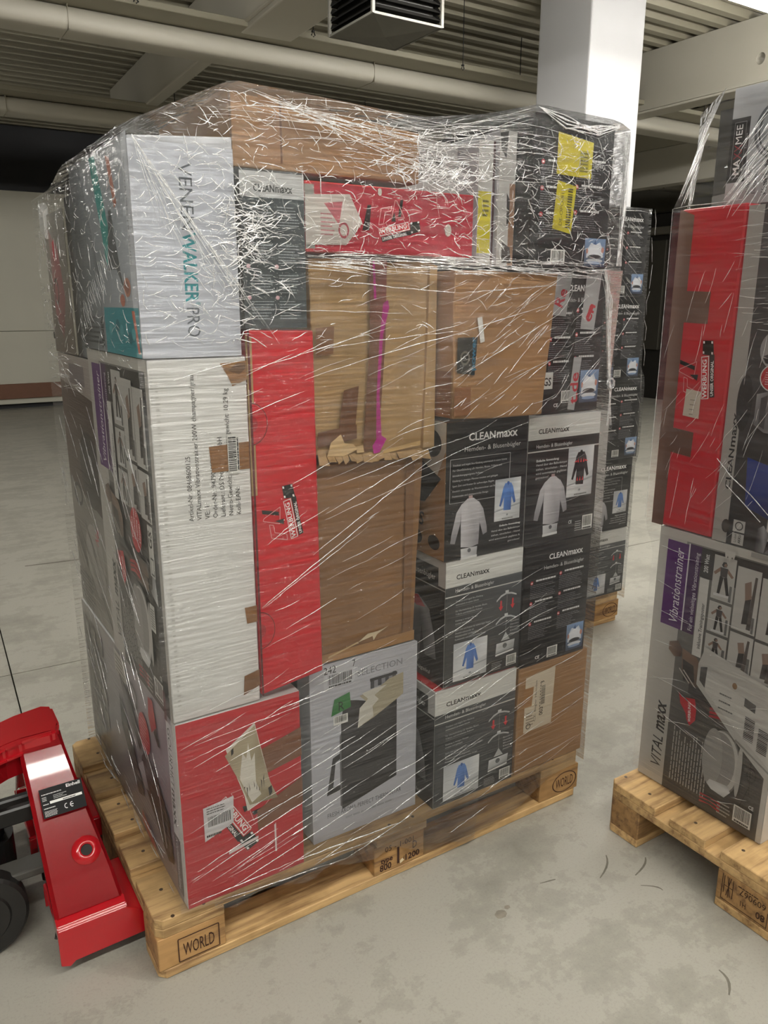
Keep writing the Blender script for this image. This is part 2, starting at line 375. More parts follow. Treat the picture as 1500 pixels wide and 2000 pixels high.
for a, b_, wd in [((1.072, -.226), (.995, -.285), .0026), ((1.15, -.285), (1.075, -.325), .0026), ((1.06, -.345), (1.09, -.395), .002), ((1.02, .05), (1.04, .0), .003), ((.86, -.21), (.90, -.23), .002),
                  ((1.3, .35), (1.4, .33), .004), ((1.7, 1.1), (1.9, 1.0), .006), ((.3, 2.1), (.5, 2.05), .006), ((.2, 3.0), (.9, 2.9), .012), ((1.0, -.6), (.96, -.66), .003)]:
    scuff([(a[0]+(b_[0]-a[0])*t+.012*math.sin(3*t), a[1]+(b_[1]-a[1])*t+.01*t*t) for t in (0, .2, .4, .6, .8, 1)], wd)
for cx, cy, r in [(.715, -.235, .017), (.742, -.226, .008), (.3, -.3, .004), (.9, -.7, .006)]:
    link_mesh('stain_mark', [(cx+r*U(.8, 1.1)*math.cos(i*.45), cy+r*.8*U(.8, 1.1)*math.sin(i*.45), .0005) for i in range(14)], [list(range(14))], M_MARK2, fl)

# trapezoidal sheet ceiling
V, F = [], []; y = -6.0; prof = []
while y < 10.1:
    prof += [(y, 3.50), (y+.075, 3.50), (y+.1, 3.445), (y+.165, 3.445), (y+.19, 3.50)]; y += .19
for yy, zz in prof: V += [(-7, yy, zz), (17, yy, zz)]
for i in range(len(prof)-1): F.append([2*i, 2*i+1, 2*i+3, 2*i+2])
ce = link_mesh('ceiling', V, F, M_DECK); ce['kind'] = 'structure'
V = [(-7, -6, 3.6), (17, -6, 3.6), (17, 10.2, 3.6), (-7, 10.2, 3.6)]
link_mesh('roof_skin', V, [[0, 1, 2, 3]], M_DARKW, ce)
def wall(name, x0, x1, y0, y1, z0, z1, mat):
    bm = bmesh.new(); box(bm, x0, x1, y0, y1, z0, z1); o = bm_link(name, bm, mat); o['kind'] = 'structure'; return o
wall('wall_back', -7, 17, 10.0, 10.2, 0, 3.6, M_NIGHT)
wall('wall_front', -7, 17, -6.2, -6, 0, 3.6, M_SHADE); wall('wall_left', -7.2, -7, -6, 10.2, 0, 3.6, M_SHADE)
wall('wall_right', 17, 17.2, -6, 10.2, 0, 3.6, M_DARKW)
# tall white sliding door panels along the back wall, with a timber bumper rail
db = bpy.data.objects.new('door_1', None); C.objects.link(db); db['kind'] = 'structure'; db.location = (1, 9.9, 0)
bm = bmesh.new(); box(bm, -4.2, 2.2, 9.86, 9.93, .07, .99, .004); bm_link('lower_panel', bm, M_DOORW, db, db.location)
bm = bmesh.new(); box(bm, -4.2, 2.2, 9.86, 9.93, .995, 2.68, .004); bm_link('upper_panel', bm, M_DOORW, db, db.location)
bm = bmesh.new(); box(bm, -4.2, 2.2, 9.82, 9.859, .14, .33, .004); bm_link('bumper_rail', bm, M_RAIL, db, db.location)
bm = bmesh.new(); box(bm, 1.70, 1.80, 9.83, 9.859, .89, .98, .012, 2); bm_link('door_handle', bm, M_BLACK, db, db.location)
# dark partition far right, ribbed with panels
pw = wall('wall_partition', 9.2, 9.3, 2.0, 9.9, 0, 2.55, M_DARKW)
for k in range(7):
    bm = bmesh.new(); yy = 3.2+k*.75; box(bm, 9.14, 9.199, yy, yy+.5, .7, 2.2, .01)
    bm_link('wall_panel', bm, plain('panel_dim', '#3a372f', .7), pw)
bm = bmesh.new(); box(bm, 9.08, 9.199, 2.0, 9.9, 2.27, 2.37, .01); bm_link('wall_rail', bm, plain('panel_rail', '#57534a', .6), pw)

# beams
def beam(name, x0, x1, y0, y1, z0, z1, bev=.008, seg=1, mat=None, label=None, rot=0):
    bm = bmesh.new(); box(bm, x0, x1, y0, y1, z0, z1, bev, seg)
    if rot: bmesh.ops.rotate(bm, verts=bm.verts, cent=((x0+x1)/2, 4, 0), matrix=Matrix.Rotation(rot, 3, 'Z'))
    o = bm_link(name, bm, mat or M_BEAM); o['kind'] = 'structure'
    if label: o['label'] = label
    return o
beam('beam', 1.93, 2.045, -5.9, 7.6, 3.05, 3.444, .012, 2, rot=-.04)
b2 = beam('beam', 1.95, 2.30, -5.9, 3.9, 3.02, 3.06, .01, 2, rot=-.04)
def holed_beam():
    """right hand girder with a round service hole through the web"""
    bm = bmesh.new(); x0, x1, z0, z1 = 5.65, 5.83, 2.98, 3.442; hy, hz, r = 2.70, 3.145, .042
    n = 24; S = .1; ring = []; sq = []
    for i in range(n):
        a = 2*math.pi*i/n; c, s = math.cos(a), math.sin(a); k = S/max(abs(c), abs(s))
        ring.append((hy+r*c*.9, hz+r*s)); sq.append((hy+k*c, hz+k*s))
    for x in (x0, x1):
        A = [bm.verts.new((x, *p)) for p in ring]; B = [bm.verts.new((x, *p)) for p in sq]
        for i in range(n): bm.faces.new((A[i], A[(i+1) % n], B[(i+1) % n], B[i]))
        if x == x0: A0 = A
    for i in range(n): bm.faces.new((A0[i], A0[(i+1) % n], A[(i+1) % n], A[i]))
    def q(x, ya, yb, za, zb): bm.faces.new([bm.verts.new((x, a, b)) for a, b in ((ya, za), (yb, za), (yb, zb), (ya, zb))])
    for x in (x0, x1):
        q(x, -5.9, hy-S, z0, z1); q(x, hy+S, 4.44, z0, z1); q(x, hy-S, hy+S, z0, hz-S); q(x, hy-S, hy+S, hz+S, z1)
    for (xa, za, xb, zb) in ((x0, z0, x1, z0), (x0, z1, x1, z1)):
        bm.faces.new([bm.verts.new(p) for p in ((xa, -5.9, za), (xb, -5.9, zb), (xb, 4.44, zb), (xa, 4.44, za))])
    o = bm_link('beam', bm, M_BEAM); o['kind'] = 'structure'
    bm = bmesh.new(); box(bm, x0-.0, x1+.02, -5.9, 4.44, z0-.022, z0-.001, .008, 2); bm_link('bottom_flange', bm, M_BEAM, o)
holed_beam()
beam('beam', 7.75, 7.95, -5.9, 6.9, 2.69, 3.10, .01, 2); beam('beam', 7.75, 7.95, -5.9, 6.9, 3.102, 3.442, .01, 2, M_DECK)
beam('beam', 11.7, 11.9, -5.9, 9.8, 2.9, 3.442, .01, 2)
bm = bmesh.new(); box(bm, 3.993, 4.516, 2.85, 3.355, 0, 3.59, .012, 2); o = bm_link('column', bm, M_COL); o['kind'] = 'structure'
def purlin(x0, x1, y, z):
    bm = bmesh.new(); box(bm, x0, x1, y, y+.26, z, z+.125, .045, 4); o = bm_link('purlin', bm, M_BEAM, smooth=False); o['kind'] = 'structure'
    for f in o.data.polygons: f.use_smooth = True
    bm = bmesh.new(); box(bm, x0, x1, y-.2, y+.1, z+.127, z+.165, .004); bm_link('top_flange', bm, M_DECK, o)
    x = x0+.9
    while x < x1-.3:
        bm = bmesh.new(); tube(bm, [(x, y+.13, z+.12), (x, y+.13, 3.45)], .004, 6); bm_link('hanger', bm, M_BLACK, o)
        bm = bmesh.new(); box(bm, x+.6, x+.604, y-.0025, y+.262, z-.002, z+.127); bm_link('sleeve_joint', bm, M_DECK, o); x += 2.1
purlin(-6.9, 16.9, 3.98, 2.9)
purlin(-6.9, 16.9, 6.45, 2.9); purlin(-6.9, 16.9, -1.9+.0, 3.15)

# hanging rods with small hooks
for k, (x, y, zb, lab) in enumerate([(1.235, 3.75, 3.05, 'thin hanging rod with hook over the left part of the nearest ceiling tube'), (2.371, 3.72, 3.05, 'thin hanging rod with hook beside the deep girder'),
        (3.585, 3.7, 3.02, 'thin hanging rod with hook between the dark heater and the white column'), (7.43, 4.5, 3.1, 'thin hanging rod with hook seen right of the white column, over the further pallet load')]):
    t = Thing('hanging_rod', lab, 'hook', (x, y, zb))
    bm = bmesh.new(); tube(bm, [(x, y, zb), (x, y, 3.444)], .003, 6); bm_link('rod', bm, M_BLACK, t.o, t.base)
    bm = bmesh.new(); tube(bm, [(x-.012, y, zb-.02), (x, y, zb+.012), (x+.014, y, zb-.018), (x+.002, y, zb-.026)], .0045, 6); box(bm, x-.009, x+.009, y-.009, y+.009, zb-.002, zb+.01, .002)
    bm_link('hook', bm, M_BLACK, t.o, t.base)

# warm-air ceiling unit
M_UNIT = plain('heater_sheet', '#6e6c65', .45, var=.06); M_UNIT2 = plain('heater_dark', '#1c1b19', .5); M_RIMU = plain('heater_rim', '#77756e', .4)
t = Thing('ceiling_air_heater', 'dark square air heater with louvred outlet hanging from the ceiling', 'heater', (2.3, 2.76, 2.76))
bm = bmesh.new(); X0, X1, Y0, Y1 = 2.09, 2.53, 2.53, 2.99; zc = 2.80
c = [bm.verts.new(p) for p in ((X0, Y0, zc), (X1, Y0, zc), (X1, Y1, zc), (X0, Y1, zc))]; ap = bm.verts.new((2.31, 2.76, 2.775))
up = bm.verts.new((2.31, 2.76, 2.83))
for i in range(4): bm.faces.new((c[i], c[(i+1) % 4], ap)); bm.faces.new((c[(i+1) % 4], c[i], up))
bm_link('deflector_plate', bm, M_UNIT, t.o, t.base)
bm = bmesh.new()
for x in (X0, X1):
    for y in (Y0, Y1): box(bm, x-.008, x+.008, y-.008, y+.008, zc-.002, 3.0)
for a in ((X0, X1, Y0-.006, Y0+.006), (X0, X1, Y1-.006, Y1+.006), (X0-.006, X0+.006, Y0, Y1), (X1-.006, X1+.006, Y0, Y1)): box(bm, *a, zc-.004, zc+.008); box(bm, *a, 2.985, 3.0)
bm_link('outlet_frame', bm, M_RIMU, t.o, t.base)
for k in range(5):
    z = zc+.03+k*.038
    bm = bmesh.new()
    for (a, b, s) in (((X0, Y0), (X1, Y0), (0, 1)), ((X1, Y0), (X1, Y1), (-1, 0)), ((X1, Y1), (X0, Y1), (0, -1)), ((X0, Y1), (X0, Y0), (1, 0))):
        v = [bm.verts.new(p) for p in ((a[0], a[1], z), (b[0], b[1], z), (b[0]+s[0]*.03, b[1]+s[1]*.03, z+.026), (a[0]+s[0]*.03, a[1]+s[1]*.03, z+.026))]; bm.faces.new(v)
    bm_link('louvre', bm, M_UNIT2, t.o, t.base, normals=False)
bm = bmesh.new(); box(bm, X0+.035, X1-.035, Y0+.035, Y1-.035, 2.84, 3.0); bm_link('core', bm, M_UNIT2, t.o, t.base)
bm = bmesh.new(); box(bm, X0-.03, X1+.03, Y0-.03, Y1+.03, 3.001, 3.36, .01, 2); bm_link('housing', bm, M_UNIT, t.o, t.base)
for sx in (X0+.02, X1-.02):
    bm = bmesh.new(); tube(bm, [(sx, 2.76, 3.36), (sx, 2.76, 3.444)], .006, 8); bm_link('suspension_rod', bm, M_BLACK, t.o, t.base)
# sagging feed cable
bm = bmesh.new(); tube(bm, [(2.06+.1*i, 3.2+.09*i, 3.33-.035*i+.004*i*i) for i in range(8)], .004, 6); bm_link('feed_cable', bm, M_BLACK, t.o, t.base)

# strip lamps
M_TUBE = emit('lamp_tube', (1.0, .97, .9, 1), LAMP_POWER); M_LAMPB = plain('lamp_body', '#d8d8d4', .4)
def lamp(x, y, label, z=3.02, L=1.5):
    t = Thing('strip_lamp', label, 'lamp', (x, y, z), 'white strip lamps under the sheet ceiling')
    bm = bmesh.new(); box(bm, x, x+L, y-.045, y+.045, z+.05, z+.11, .006); bm_link('housing', bm, M_LAMPB, t.o, t.base)
    bm = bmesh.new(); box(bm, x+.02, x+L-.02, y-.045, y+.045, z, z+.049, .016, 3); bm_link('diffuser', bm, M_TUBE, t.o, t.base)
    for e in (x+.3, x+L-.3):
        bm = bmesh.new(); tube(bm, [(e, y, z+.11), (e, y, 3.45)], .003, 6); bm_link('hanger', bm, M_BLACK, t.o, t.base)
OR = ['first', 'second', 'third', 'fourth', 'fifth']
LB = ['white strip lamp nearest the dark ceiling heater', 'bright strip lamp glimpsed in the top right corner over the girder', 'white strip lamp just past the one in the top right corner', 'white strip lamp near the dark partition end of its row', 'white strip lamp last before the dark partition']
for k in range(5): lamp(-3.2+k*1.6, -1.75, OR[k]+' white strip lamp from the left in the row over the near pallets')
for k in range(1): lamp(-2.0, 5.6, 'added white strip lamp out of view, brightening the white sliding door')  # unseen lamp, added to brighten the back door and left floor
for k in range(5): lamp(2.2+k*1.6, 1.79, LB[k], 3.0)
lamp(.6, 1.79, 'added white strip lamp out of view above the big wrapped load, left of the heater', 3.0)  # unseen extra lamp, added to lift the column's dim left face
for k in range(2): lamp(-2.6+k*3.1, -4.2, OR[k]+' white strip lamp from the left in the row by the front wall')

# ================================================================== PALLETS
def pallet(x0, y0, label, marks):
    """four-way pallet 1200 (x) by 800 (y), corner at x0,y0"""
    t = Thing('wooden_pallet', label, 'pallet', (x0, y0, 0), 'wooden pallets on the concrete floor')
    def rect(xa, xb, ya, yb, ch=0):
        if not ch: return [(xa, ya), (xb, ya), (xb, yb), (xa, yb)]
        P = []
        for (cx, cy, sx, sy) in ((xa, ya, 1, 1), (xb, ya, -1, 1), (xb, yb, -1, -1), (xa, yb, 1, -1)):
            corner = (abs(cx) < .001 or abs(cx-1.2) < .001) and (abs(cy) < .001 or abs(cy-.8) < .001)
            a, b = (cx+sx*ch, cy), (cx, cy+sy*ch)
            if not corner: P.append((cx, cy))
            elif sx*sy > 0: P += [b, a]
            else: P += [a, b]
        return P
    def piece(name, poly, za, zb, mat):
        bm = bmesh.new(); ctr = (sum(p[0] for p in poly)/len(poly), sum(p[1] for p in poly)/len(poly), (za+zb)/2)
        prism(bm, [(p[0]-ctr[0], p[1]-ctr[1]) for p in poly], za-ctr[2], zb-ctr[2])
        bmesh.ops.bevel(bm, geom=list(bm.edges), offset=.0018, segments=1, affect='EDGES')
        o = bm_link(name, bm, mat, t.o); o.location = ctr; return o
    ys = [(0, .1), (.3275, .4725), (.7, .8)]; xsb = [(0, .145), (.5275, .6725), (1.055, 1.2)]
    for a, b in ys: piece('bottom_board', rect(0, 1.2, a, b, .014), .0005, .0215, M_WOOD)
    for i, (xa, xb) in enumerate(xsb):
        for j, (ya, yb) in enumerate(ys):
            jx = 0 if i != 1 else U(-.008, .002)
            ob = piece('block', rect(xa+jx, xb+jx, ya+(.001 if j == 0 else 0), yb, .014), .0225, .0995, M_WOOD2); ob.rotation_euler.z = U(-.006, .006)*(i == 1)
            for (mi, mj, fn) in marks:
                if (mi, mj) == (i, j):
                    fn(ob, xa+jx, xb+jx, ya, yb)
        piece('stringer_board', rect(xa, xb, 0, .8, .014), .1, .1215, M_WOOD)
    for k, (a, b) in enumerate([(0, .145), (.1865, .2865), (.3275, .4725), (.5135, .6135), (.655, .8)]):
        o = piece('deck_board', rect(0, 1.2, a, b, .014), .122, .144, M_WOOD)
        for xx in (.045, .105, .575, .63, 1.1, 1.16):
            for yy in ((a+.03, b-.03) if b-a > .12 else ((a+b)/2,)):
                bm = bmesh.new(); disc(bm, (xx-.6+U(-.01, .01), yy-(a+b)/2+U(-.008, .008), .0105), 'z', .0042, .0009, 10); bm_link('nail_head', bm, MATS.get('nail') or plain('nail', '#4a3b2c', .5), o)
    return t
def stamp(ob, face, fn):
    p = Print(face, ob, ob.location); fn(p); p.done('stamp', M_INKM)
INKB = '#35190f'
def st_rect(p):
    for a in ((0, 0, 1, 0), (0, 1, 1, 1), (0, 0, 0, 1), (1, 0, 1, 1)): p.line(*a, .0022, INKB)
    p.text('WORLD', .5, .2, .030, INKB, 0, .068, align='c')
def st_oval(p):
    p.ring(.5, .5, .5, .5, .07, INKB, 32); p.text('WORLD', .5, .28, .028, INKB, 0, .066, align='c')
def m_world_rect(ob, xa, xb, ya, yb): stamp(ob, Face((xa+.042, ya+.0005, .028), (1, 0, 0), (0, 0, 1), .088, .056), st_rect)
def m_world_oval(ob, xa, xb, ya, yb): stamp(ob, Face((xa+.046, ya+.0005, .028), (1, 0, 0), (0, 0, 1), .092, .062), st_oval)
def m_type(ob, xa, xb, ya, yb):
    def fn(p):
        p.text('05 - 1-001', .5, .74, .014, INKB, 0, .088, align='c'); p.text('type', .03, .36, .014, INKB, 1, .034)
        p.text('800', .0, .08, .017, INKB, 1, .034); p.text('1', .36, .14, .044, INKB, 1, .022)
        p.text('D', .80, .46, .020, INKB, 0, .015); p.text('/', .57, .14, .013, INKB, 0); p.text('1200', .60, .12, .016, INKB, 1, .046)
        p.poly([(.50, .08), (.60, .16), (.56, .26), (.49, .2)], '#d8c8a8')
    stamp(ob, Face((xa+.014, ya+.0005, .024), (1, 0, 0), (0, 0, 1), .118, .074), fn)
def m_ippc(ob, xa, xb, ya, yb):
    def fn(p):
        B = '#3a2212'
        for a in ((.02, .98, .02, .05), (.02, .05, .97, .05), (.97, .05, .97, .6)): p.line(*a, .0018, B)
        for a in ((.06, .3, .06, .95), (.12, .25, .2, .97), (.2, .25, .12, .97), (.25, .25, .25, .95), (.16, .2, .16, .97), (.06, .6, .25, .6)): p.line(*a, .0018, B)
        p.text('609067', .93, .82, .015, B, 0, .064, ang=math.pi); p.text('H1', .55, .42, .014, B, 0, .017, ang=math.pi); p.text('80', .93, .42, .016, B, 1, .022, ang=math.pi)
        p.micro(.35, .86, .95, .99, 1, B, .3)
    stamp(ob, Face((xa-.0005, yb-.012, .026), (0, -1, 0), (0, 0, 1), .118, .07), fn)
P1 = pallet(0, 0, 'wooden pallet under the big wrapped load, with the red pallet truck at its end', [(0, 0, m_world_rect), (1, 0, m_type), (2, 0, m_world_oval)])
P2 = pallet(1.157, -.949, 'wooden pallet on the right with bare board ends under the vibration trainer box', [(0, 1, m_ippc)])
P3 = pallet(1.092, .815, 'wooden pallet furthest back, beneath the column of black shirt ironer boxes', [(2, 0, m_world_oval)])

# ================================================================== RED PALLET TRUCK
M_REDP = plain('red_lacquer', '#b3141f', .2, var=.03, vscale=5); M_REDP.node_tree.nodes['Principled BSDF'].inputs['Coat Weight'].default_value = .6
bump(M_REDP.node_tree, noise_tex(M_REDP.node_tree, coords(M_REDP.node_tree), 90, 2), .12, .0008, M_REDP.node_tree.nodes['Principled BSDF'].inputs['Normal'])
M_RUB = plain('black_rubber', '#1d1c1b', .45, var=.1); M_IRON = plain('black_iron', '#131313', .35); M_DGREY = plain('worn_grey_steel', '#4b4a46', .5)
J = Thing('pallet_truck', 'red hand pallet truck with black rating plate pushed under the pallet end', 'pallet truck', (-.16, .4, 0))
def jp(name, bm, mat, smooth=False): return bm_link(name, bm, mat, J.o, J.base, smooth)
# forks: inverted channels entering the pallet between its blocks
for ya in (.118, .49):
    bm = bmesh.new(); box(bm, -.165, 1.0, ya, ya+.19, .088, .097, .004, 2); box(bm, -.165, 1.0, ya, ya+.006, .036, .09, .002); box(bm, -.165, 1.0, ya+.184, ya+.19, .036, .09, .002)
    jp('fork', bm, M_REDP)
# sloping arch web rising from the fork heels to the centre: both halves
def web(s):
    """s=+1 near half, -1 far half (mirrored about y=.4)"""
    Y = lambda y: y if s > 0 else .8-y
    bm = bmesh.new()
    prof = [(.136, .124), (.180, .1735), (.300, .311), (.365, .385), (.385, .402), (.405, .410)]
    xa = [-.167, -.168, -.170, -.172, -.172, -.172]; xb = [-.030, -.037, -.065, -.078, -.08, -.08]
    top, bot = [], []
    for i, (y, z) in enumerate(prof):
        row = [bm.verts.new(p) for p in ((xa[i], Y(y)+s*.01, z-.012), (xa[i], Y(y), z), (xa[i]+.008, Y(y)-s*.002, z+.008), (xb[i]-.008, Y(y)-s*.002, z+.008), (xb[i], Y(y), z), (xb[i]+.002, Y(y)+s*.02, z-.03))]
        top.append(row)
    for a, b in zip(top, top[1:]):
        for j in range(5): bm.faces.new((a[j], a[j+1], b[j+1], b[j]) if s > 0 else (b[j], b[j+1], a[j+1], a[j]))
    bmesh.ops.solidify(bm, geom=list(bm.faces), thickness=.005)
    jp('arch_web', bm, M_REDP)
    # pressed boss with pin hole low on the web
    if s > 0:
        c = Vector((-.082, .205, .218)); n = Vector((0, -.75, .66)); a = Vector((1, 0, 0)); b = n.cross(a)
        bm = bmesh.new(); rings = []
        for r, h in ((.030, -.001), (.025, .004), (.018, .0075), (.0125, .008), (.0115, -.002)):
            rings.append([bm.verts.new(c+n*h+a*math.cos(k*.2618)*r+b*math.sin(k*.2618)*r) for k in range(24)])
        for p, q in zip(rings, rings[1:]):
            for k in range(24): bm.faces.new((p[k], p[(k+1) % 24], q[(k+1) % 24], q[k]))
        jp('pressed_boss', bm, M_REDP, True)
        bm = bmesh.new(); bm.faces.new([bm.verts.new(c+n*.001+a*math.cos(k*.2618)*.0125+b*math.sin(k*.2618)*.0125) for k in range(24)]); jp('pin_hole', bm, plain('dull_pin', '#15140f', .7))
web(1); web(-1)
for ya, s in ((.116, 1), (.678, -1)):    # side cheeks closing the fork heels
    bm = bmesh.new(); prism(bm, [(-.168, .03), (-.150, .022), (-.14, .034), (.01, .034), (.01, .095), (-.004, .095), (-.03, .112), (-.168, .118)], ya, ya+.006, 'y'); bmesh.ops.bevel(bm, geom=list(bm.edges), offset=.0015, segments=1, affect='EDGES')
    jp('side_cheek', bm, M_REDP)
    for k in range(3):
        bm = bmesh.new(); tube(bm, [(-.155, ya-.001+s*.0+.012+k*.004, .116+k*.0045), (-.035, ya-.001+.012+k*.004, .116+k*.0045)], .0012, 6); jp('pressed_ridge', bm, M_REDP, True)
bm = bmesh.new(); prism(bm, [(.1145, .088), (.1145, .117), (.120, .122), (.139, .1305), (.165, .1305), (.165, .088)], -.1675, -.0285, 'x'); bmesh.ops.bevel(bm, geom=list(bm.edges), offset=.002, segments=2, affect='EDGES'); jp('heel_fillet', bm, M_REDP)
# top horn: plate curving back over the pump
bm = bmesh.new()
out = [(-.078, .50), (-.078, .41), (-.086, .392), (-.10, .385), (-.165, .385), (-.20, .375), (-.25, .345), (-.33, .335), (-.42, .35), (-.42, .45), (-.33, .465), (-.25, .455), (-.20, .47), (-.165, .5), (-.1, .515)]
prism(bm, [(x, y if y > .4 else y-.014) for x, y in out], .390, .424); bmesh.ops.bevel(bm, geom=[e for e in bm.edges], offset=.006, segments=2, affect='EDGES'); jp('top_horn', bm, M_REDP)
bm = bmesh.new(); lip = [(-.10, .380), (-.165, .380), (-.20, .370), (-.25, .340), (-.33, .330), (-.42, .345)]
V = [bm.verts.new((x, y, z)) for x, y in lip for z in (.34 if True else 0, .425)]
for i in range(5): bm.faces.new((V[2*i], V[2*i+2], V[2*i+3], V[2*i+1]))
bmesh.ops.solidify(bm, geom=list(bm.faces), thickness=.006); jp('horn_skirt', bm, M_REDP)
bm = bmesh.new(); tube(bm, [(-.168, .3775, .396), (-.12, .3775, .396), (-.086, .383, .396)], .0035, 8); jp('weld_seam', bm, M_REDP, True)
# rating plate on the slope
n = Vector((0, -.752, .659)); vdir = Vector((0, .659, .752)); p0 = Vector((-.151, .262, .2835))+n*.009
fc = Face(p0, (1, 0, 0), vdir, .088, .062)
p = Print(fc, J.o, J.base); p.rect(0, 0, 1, 1, '#141416'); p.text('Einhell', .62, .84, .0065, '#e8e8e8', 1, .030)
p.micro(.04, .78, .5, .84, 1, '#cfcfcf', .5, 0); p.micro(.04, .58, .14, .74, 3, '#cfcfcf', .4, 0); p.micro(.3, .58, .62, .74, 3, '#bdbdbd', .35, .6); p.rect(.2, .44, .95, .53, '#e9e9e6'); p.micro(.5, .46, .8, .51, 1, '#555555', .7, 0)
p.micro(.04, .44, .17, .5, 1, '#cfcfcf', .5, 0); p.micro(.04, .3, .3, .36, 1, '#cfcfcf', .5, 0); p.micro(.04, .05, .34, .25, 5, '#cfcfcf', .4, .1)
p.ring(.55, .22, .05, .09, .28, '#f0f0f0', 20); p.ring(.68, .22, .05, .09, .28, '#f0f0f0', 20); p.rect(.565, .1, .62, .34, '#141416'); p.rect(.695, .1, .75, .34, '#141416'); p.rect(.64, .205, .71, .235, '#f0f0f0')
p.done('rating_plate', M_INKM)
# pump, linkage, steering wheels
bm = bmesh.new(); disc(bm, (-.27, .4, .20), 'z', .05, .19, 28); jp('pump_cylinder', bm, M_IRON, False)
bm = bmesh.new(); disc(bm, (-.27, .4, .12), 'z', .068, .08, 28); jp('pump_base', bm, M_IRON)
bm = bmesh.new(); disc(bm, (-.27, .4, .39), 'z', .026, .035, 20); jp('piston', bm, plain('steel_rod', '#a9a9a5', .2, .8))
bm = bmesh.new(); box(bm, -.36, -.12, .375, .395, .245, .285, .004); box(bm, -.36, -.12, .31, .33, .26, .30, .004); jp('lever_arm', bm, M_IRON)
bm = bmesh.new(); box(bm, -.155, -.125, .40, .42, .03, .40, .003); jp('web_post', bm, M_IRON)
bm = bmesh.new(); box(bm, -.36, -.135, .275, .33, .145, .165, .004, 2); jp('axle_bridge', bm, M_DGREY)
bm = bmesh.new(); tube(bm, [(-.3, .19, .1), (-.3, .61, .1)], .014, 12); jp('axle', bm, M_DGREY)
for yw in (.245, .505):
    bm = bmesh.new()
    prof = [(.010, 0), (.060, 0), (.064, .004), (.092, .004), (.099, .010), (.099, .044), (.092, .05), (.064, .05), (.060, .054), (.010, .054)]
    rr = [[bm.verts.new((-.3+r*math.cos(k*math.pi/20), yw+h, .1+r*math.sin(k*math.pi/20))) for k in range(40)] for r, h in prof]
    for a, b in zip(rr, rr[1:]):
        for k in range(40): bm.faces.new((a[k], a[(k+1) % 40], b[(k+1) % 40], b[k]))
    jp('steering_wheel', bm, M_RUB)
bm = bmesh.new(); tube(bm, [(-.16, .165, .06), (-.15, .2, .085), (.9, .2, .07)], .010, 8); jp('push_rod', bm, M_IRON)
for ya in (.16, .53):
    bm = bmesh.new(); disc(bm, (.93, ya, .04), 'y', .038, .1, 24); jp('load_roller', bm, M_RUB)

# ================================================================== CARTONS
def carton(name, label, x0, x1, y0, y1, z0, z1, mat, group=None, cat='box', quad=None, bev=.003, sub=0, amp=0, seed=0, body='carton'):
    """quad: four front corners (x,z) bl,br,tr,tl overriding the plain rectangle"""
    t = Thing(name, label, cat, ((x0+x1)/2, (y0+y1)/2, z0), group)
    q = quad or [(x0, z0), (x1, z0), (x1, z1), (x0, z1)]
    P = [(a, y0, b) for a, b in q]+[(x0, y1, z0), (x1, y1, z0), (x1, y1, z1), (x0, y1, z1)]
    bm = bmesh.new(); hexa(bm, P, bev, 2, sub, amp, 7, seed); bm_link(body, bm, mat, t.o, t.base)
    t.F = Face((q[0][0], y0, q[0][1]), (q[1][0]-q[0][0], 0, q[1][1]-q[0][1]), (q[3][0]-q[0][0], 0, q[3][1]-q[0][1]), (Vector(q[1])-Vector(q[0])).length, (Vector(q[3])-Vector(q[0])).length)
    t.F.u = Vector((1, 0, 0)); t.F.v = Vector((0, 0, 1)); t.F.n = Vector((0, -1, 0))
    t.L = Face((x0, y1, z0), (0, -1, 0), (0, 0, 1), y1-y0, z1-z0)
    return t
def pr(t, face=None): return Print(face or t.F, t.o, t.base)
def hemd(p, cx, cy, s, col, dk, hw=1.0):
    """long-sleeved shirt: body with two hanging sleeves; s = height as fraction of the face"""
    r = p.f.h/p.f.w*hw
    q = lambda pts: [(cx+x*s*r, cy+y*s) for x, y in pts]
    p.poly(q([(-.16, .5), (.16, .5), (.2, .1), (.18, -.5), (-.2, -.48), (-.19, .1)]), [col, col, dk, dk, col, col])
    p.poly(q([(-.15, .5), (-.24, .36), (-.42, -.3), (-.34, -.33), (-.17, .05)]), [col, col, dk, dk, col])
    p.poly(q([(.15, .5), (.25, .36), (.42, -.22), (.33, -.27), (.17, .05)]), [col, col, dk, dk, col])
    p.poly(q([(-.07, .5), (0, .4), (.07, .5), (.04, .56), (-.04, .56)]), dk)
def torso(p, cx, cy, s):
    """white inflated ironing dummy on its base unit"""
    r = p.f.h/p.f.w; L, D, M = '#c6c4c8', '#8f8d92', '#adabb0'
    q = lambda pts: [(cx+x*s*r, cy+y*s) for x, y in pts]
    p.poly(q([(-.17, .42), (-.06, .5), (.06, .5), (.17, .42), (.2, .1), (.18, -.27), (.02, -.3), (-.17, -.27), (-.18, .1)]), [L, L, L, L, D, D, M, L, L])
    p.poly(q([(-.16, .44), (-.27, .3), (-.36, -.05), (-.38, -.18), (-.29, -.2), (-.19, .12)]), [L, L, L, D, D, M])
    p.poly(q([(.16, .44), (.26, .3), (.34, 0), (.35, -.1), (.27, -.13), (.19, .1)]), [L, M, M, D, D, M])
    p.poly(q([(-.04, .5), (.04, .5), (.035, .545), (-.035, .545)]), '#b59a9a')
    p.poly(q([(-.17, -.3), (.16, -.3), (.15, -.45), (-.16, -.46)]), ['#d6d6d8', '#bcbcc0', '#a0a0a4', '#cfcfd2'])
    p.ell(cx, cy-.345*s, .035*s*r, .035*s, '#5b5b60', 12); p.poly(q([(-.17, -.45), (.16, -.44), (.16, -.48), (-.17, -.49)]), '#e2e2e2')
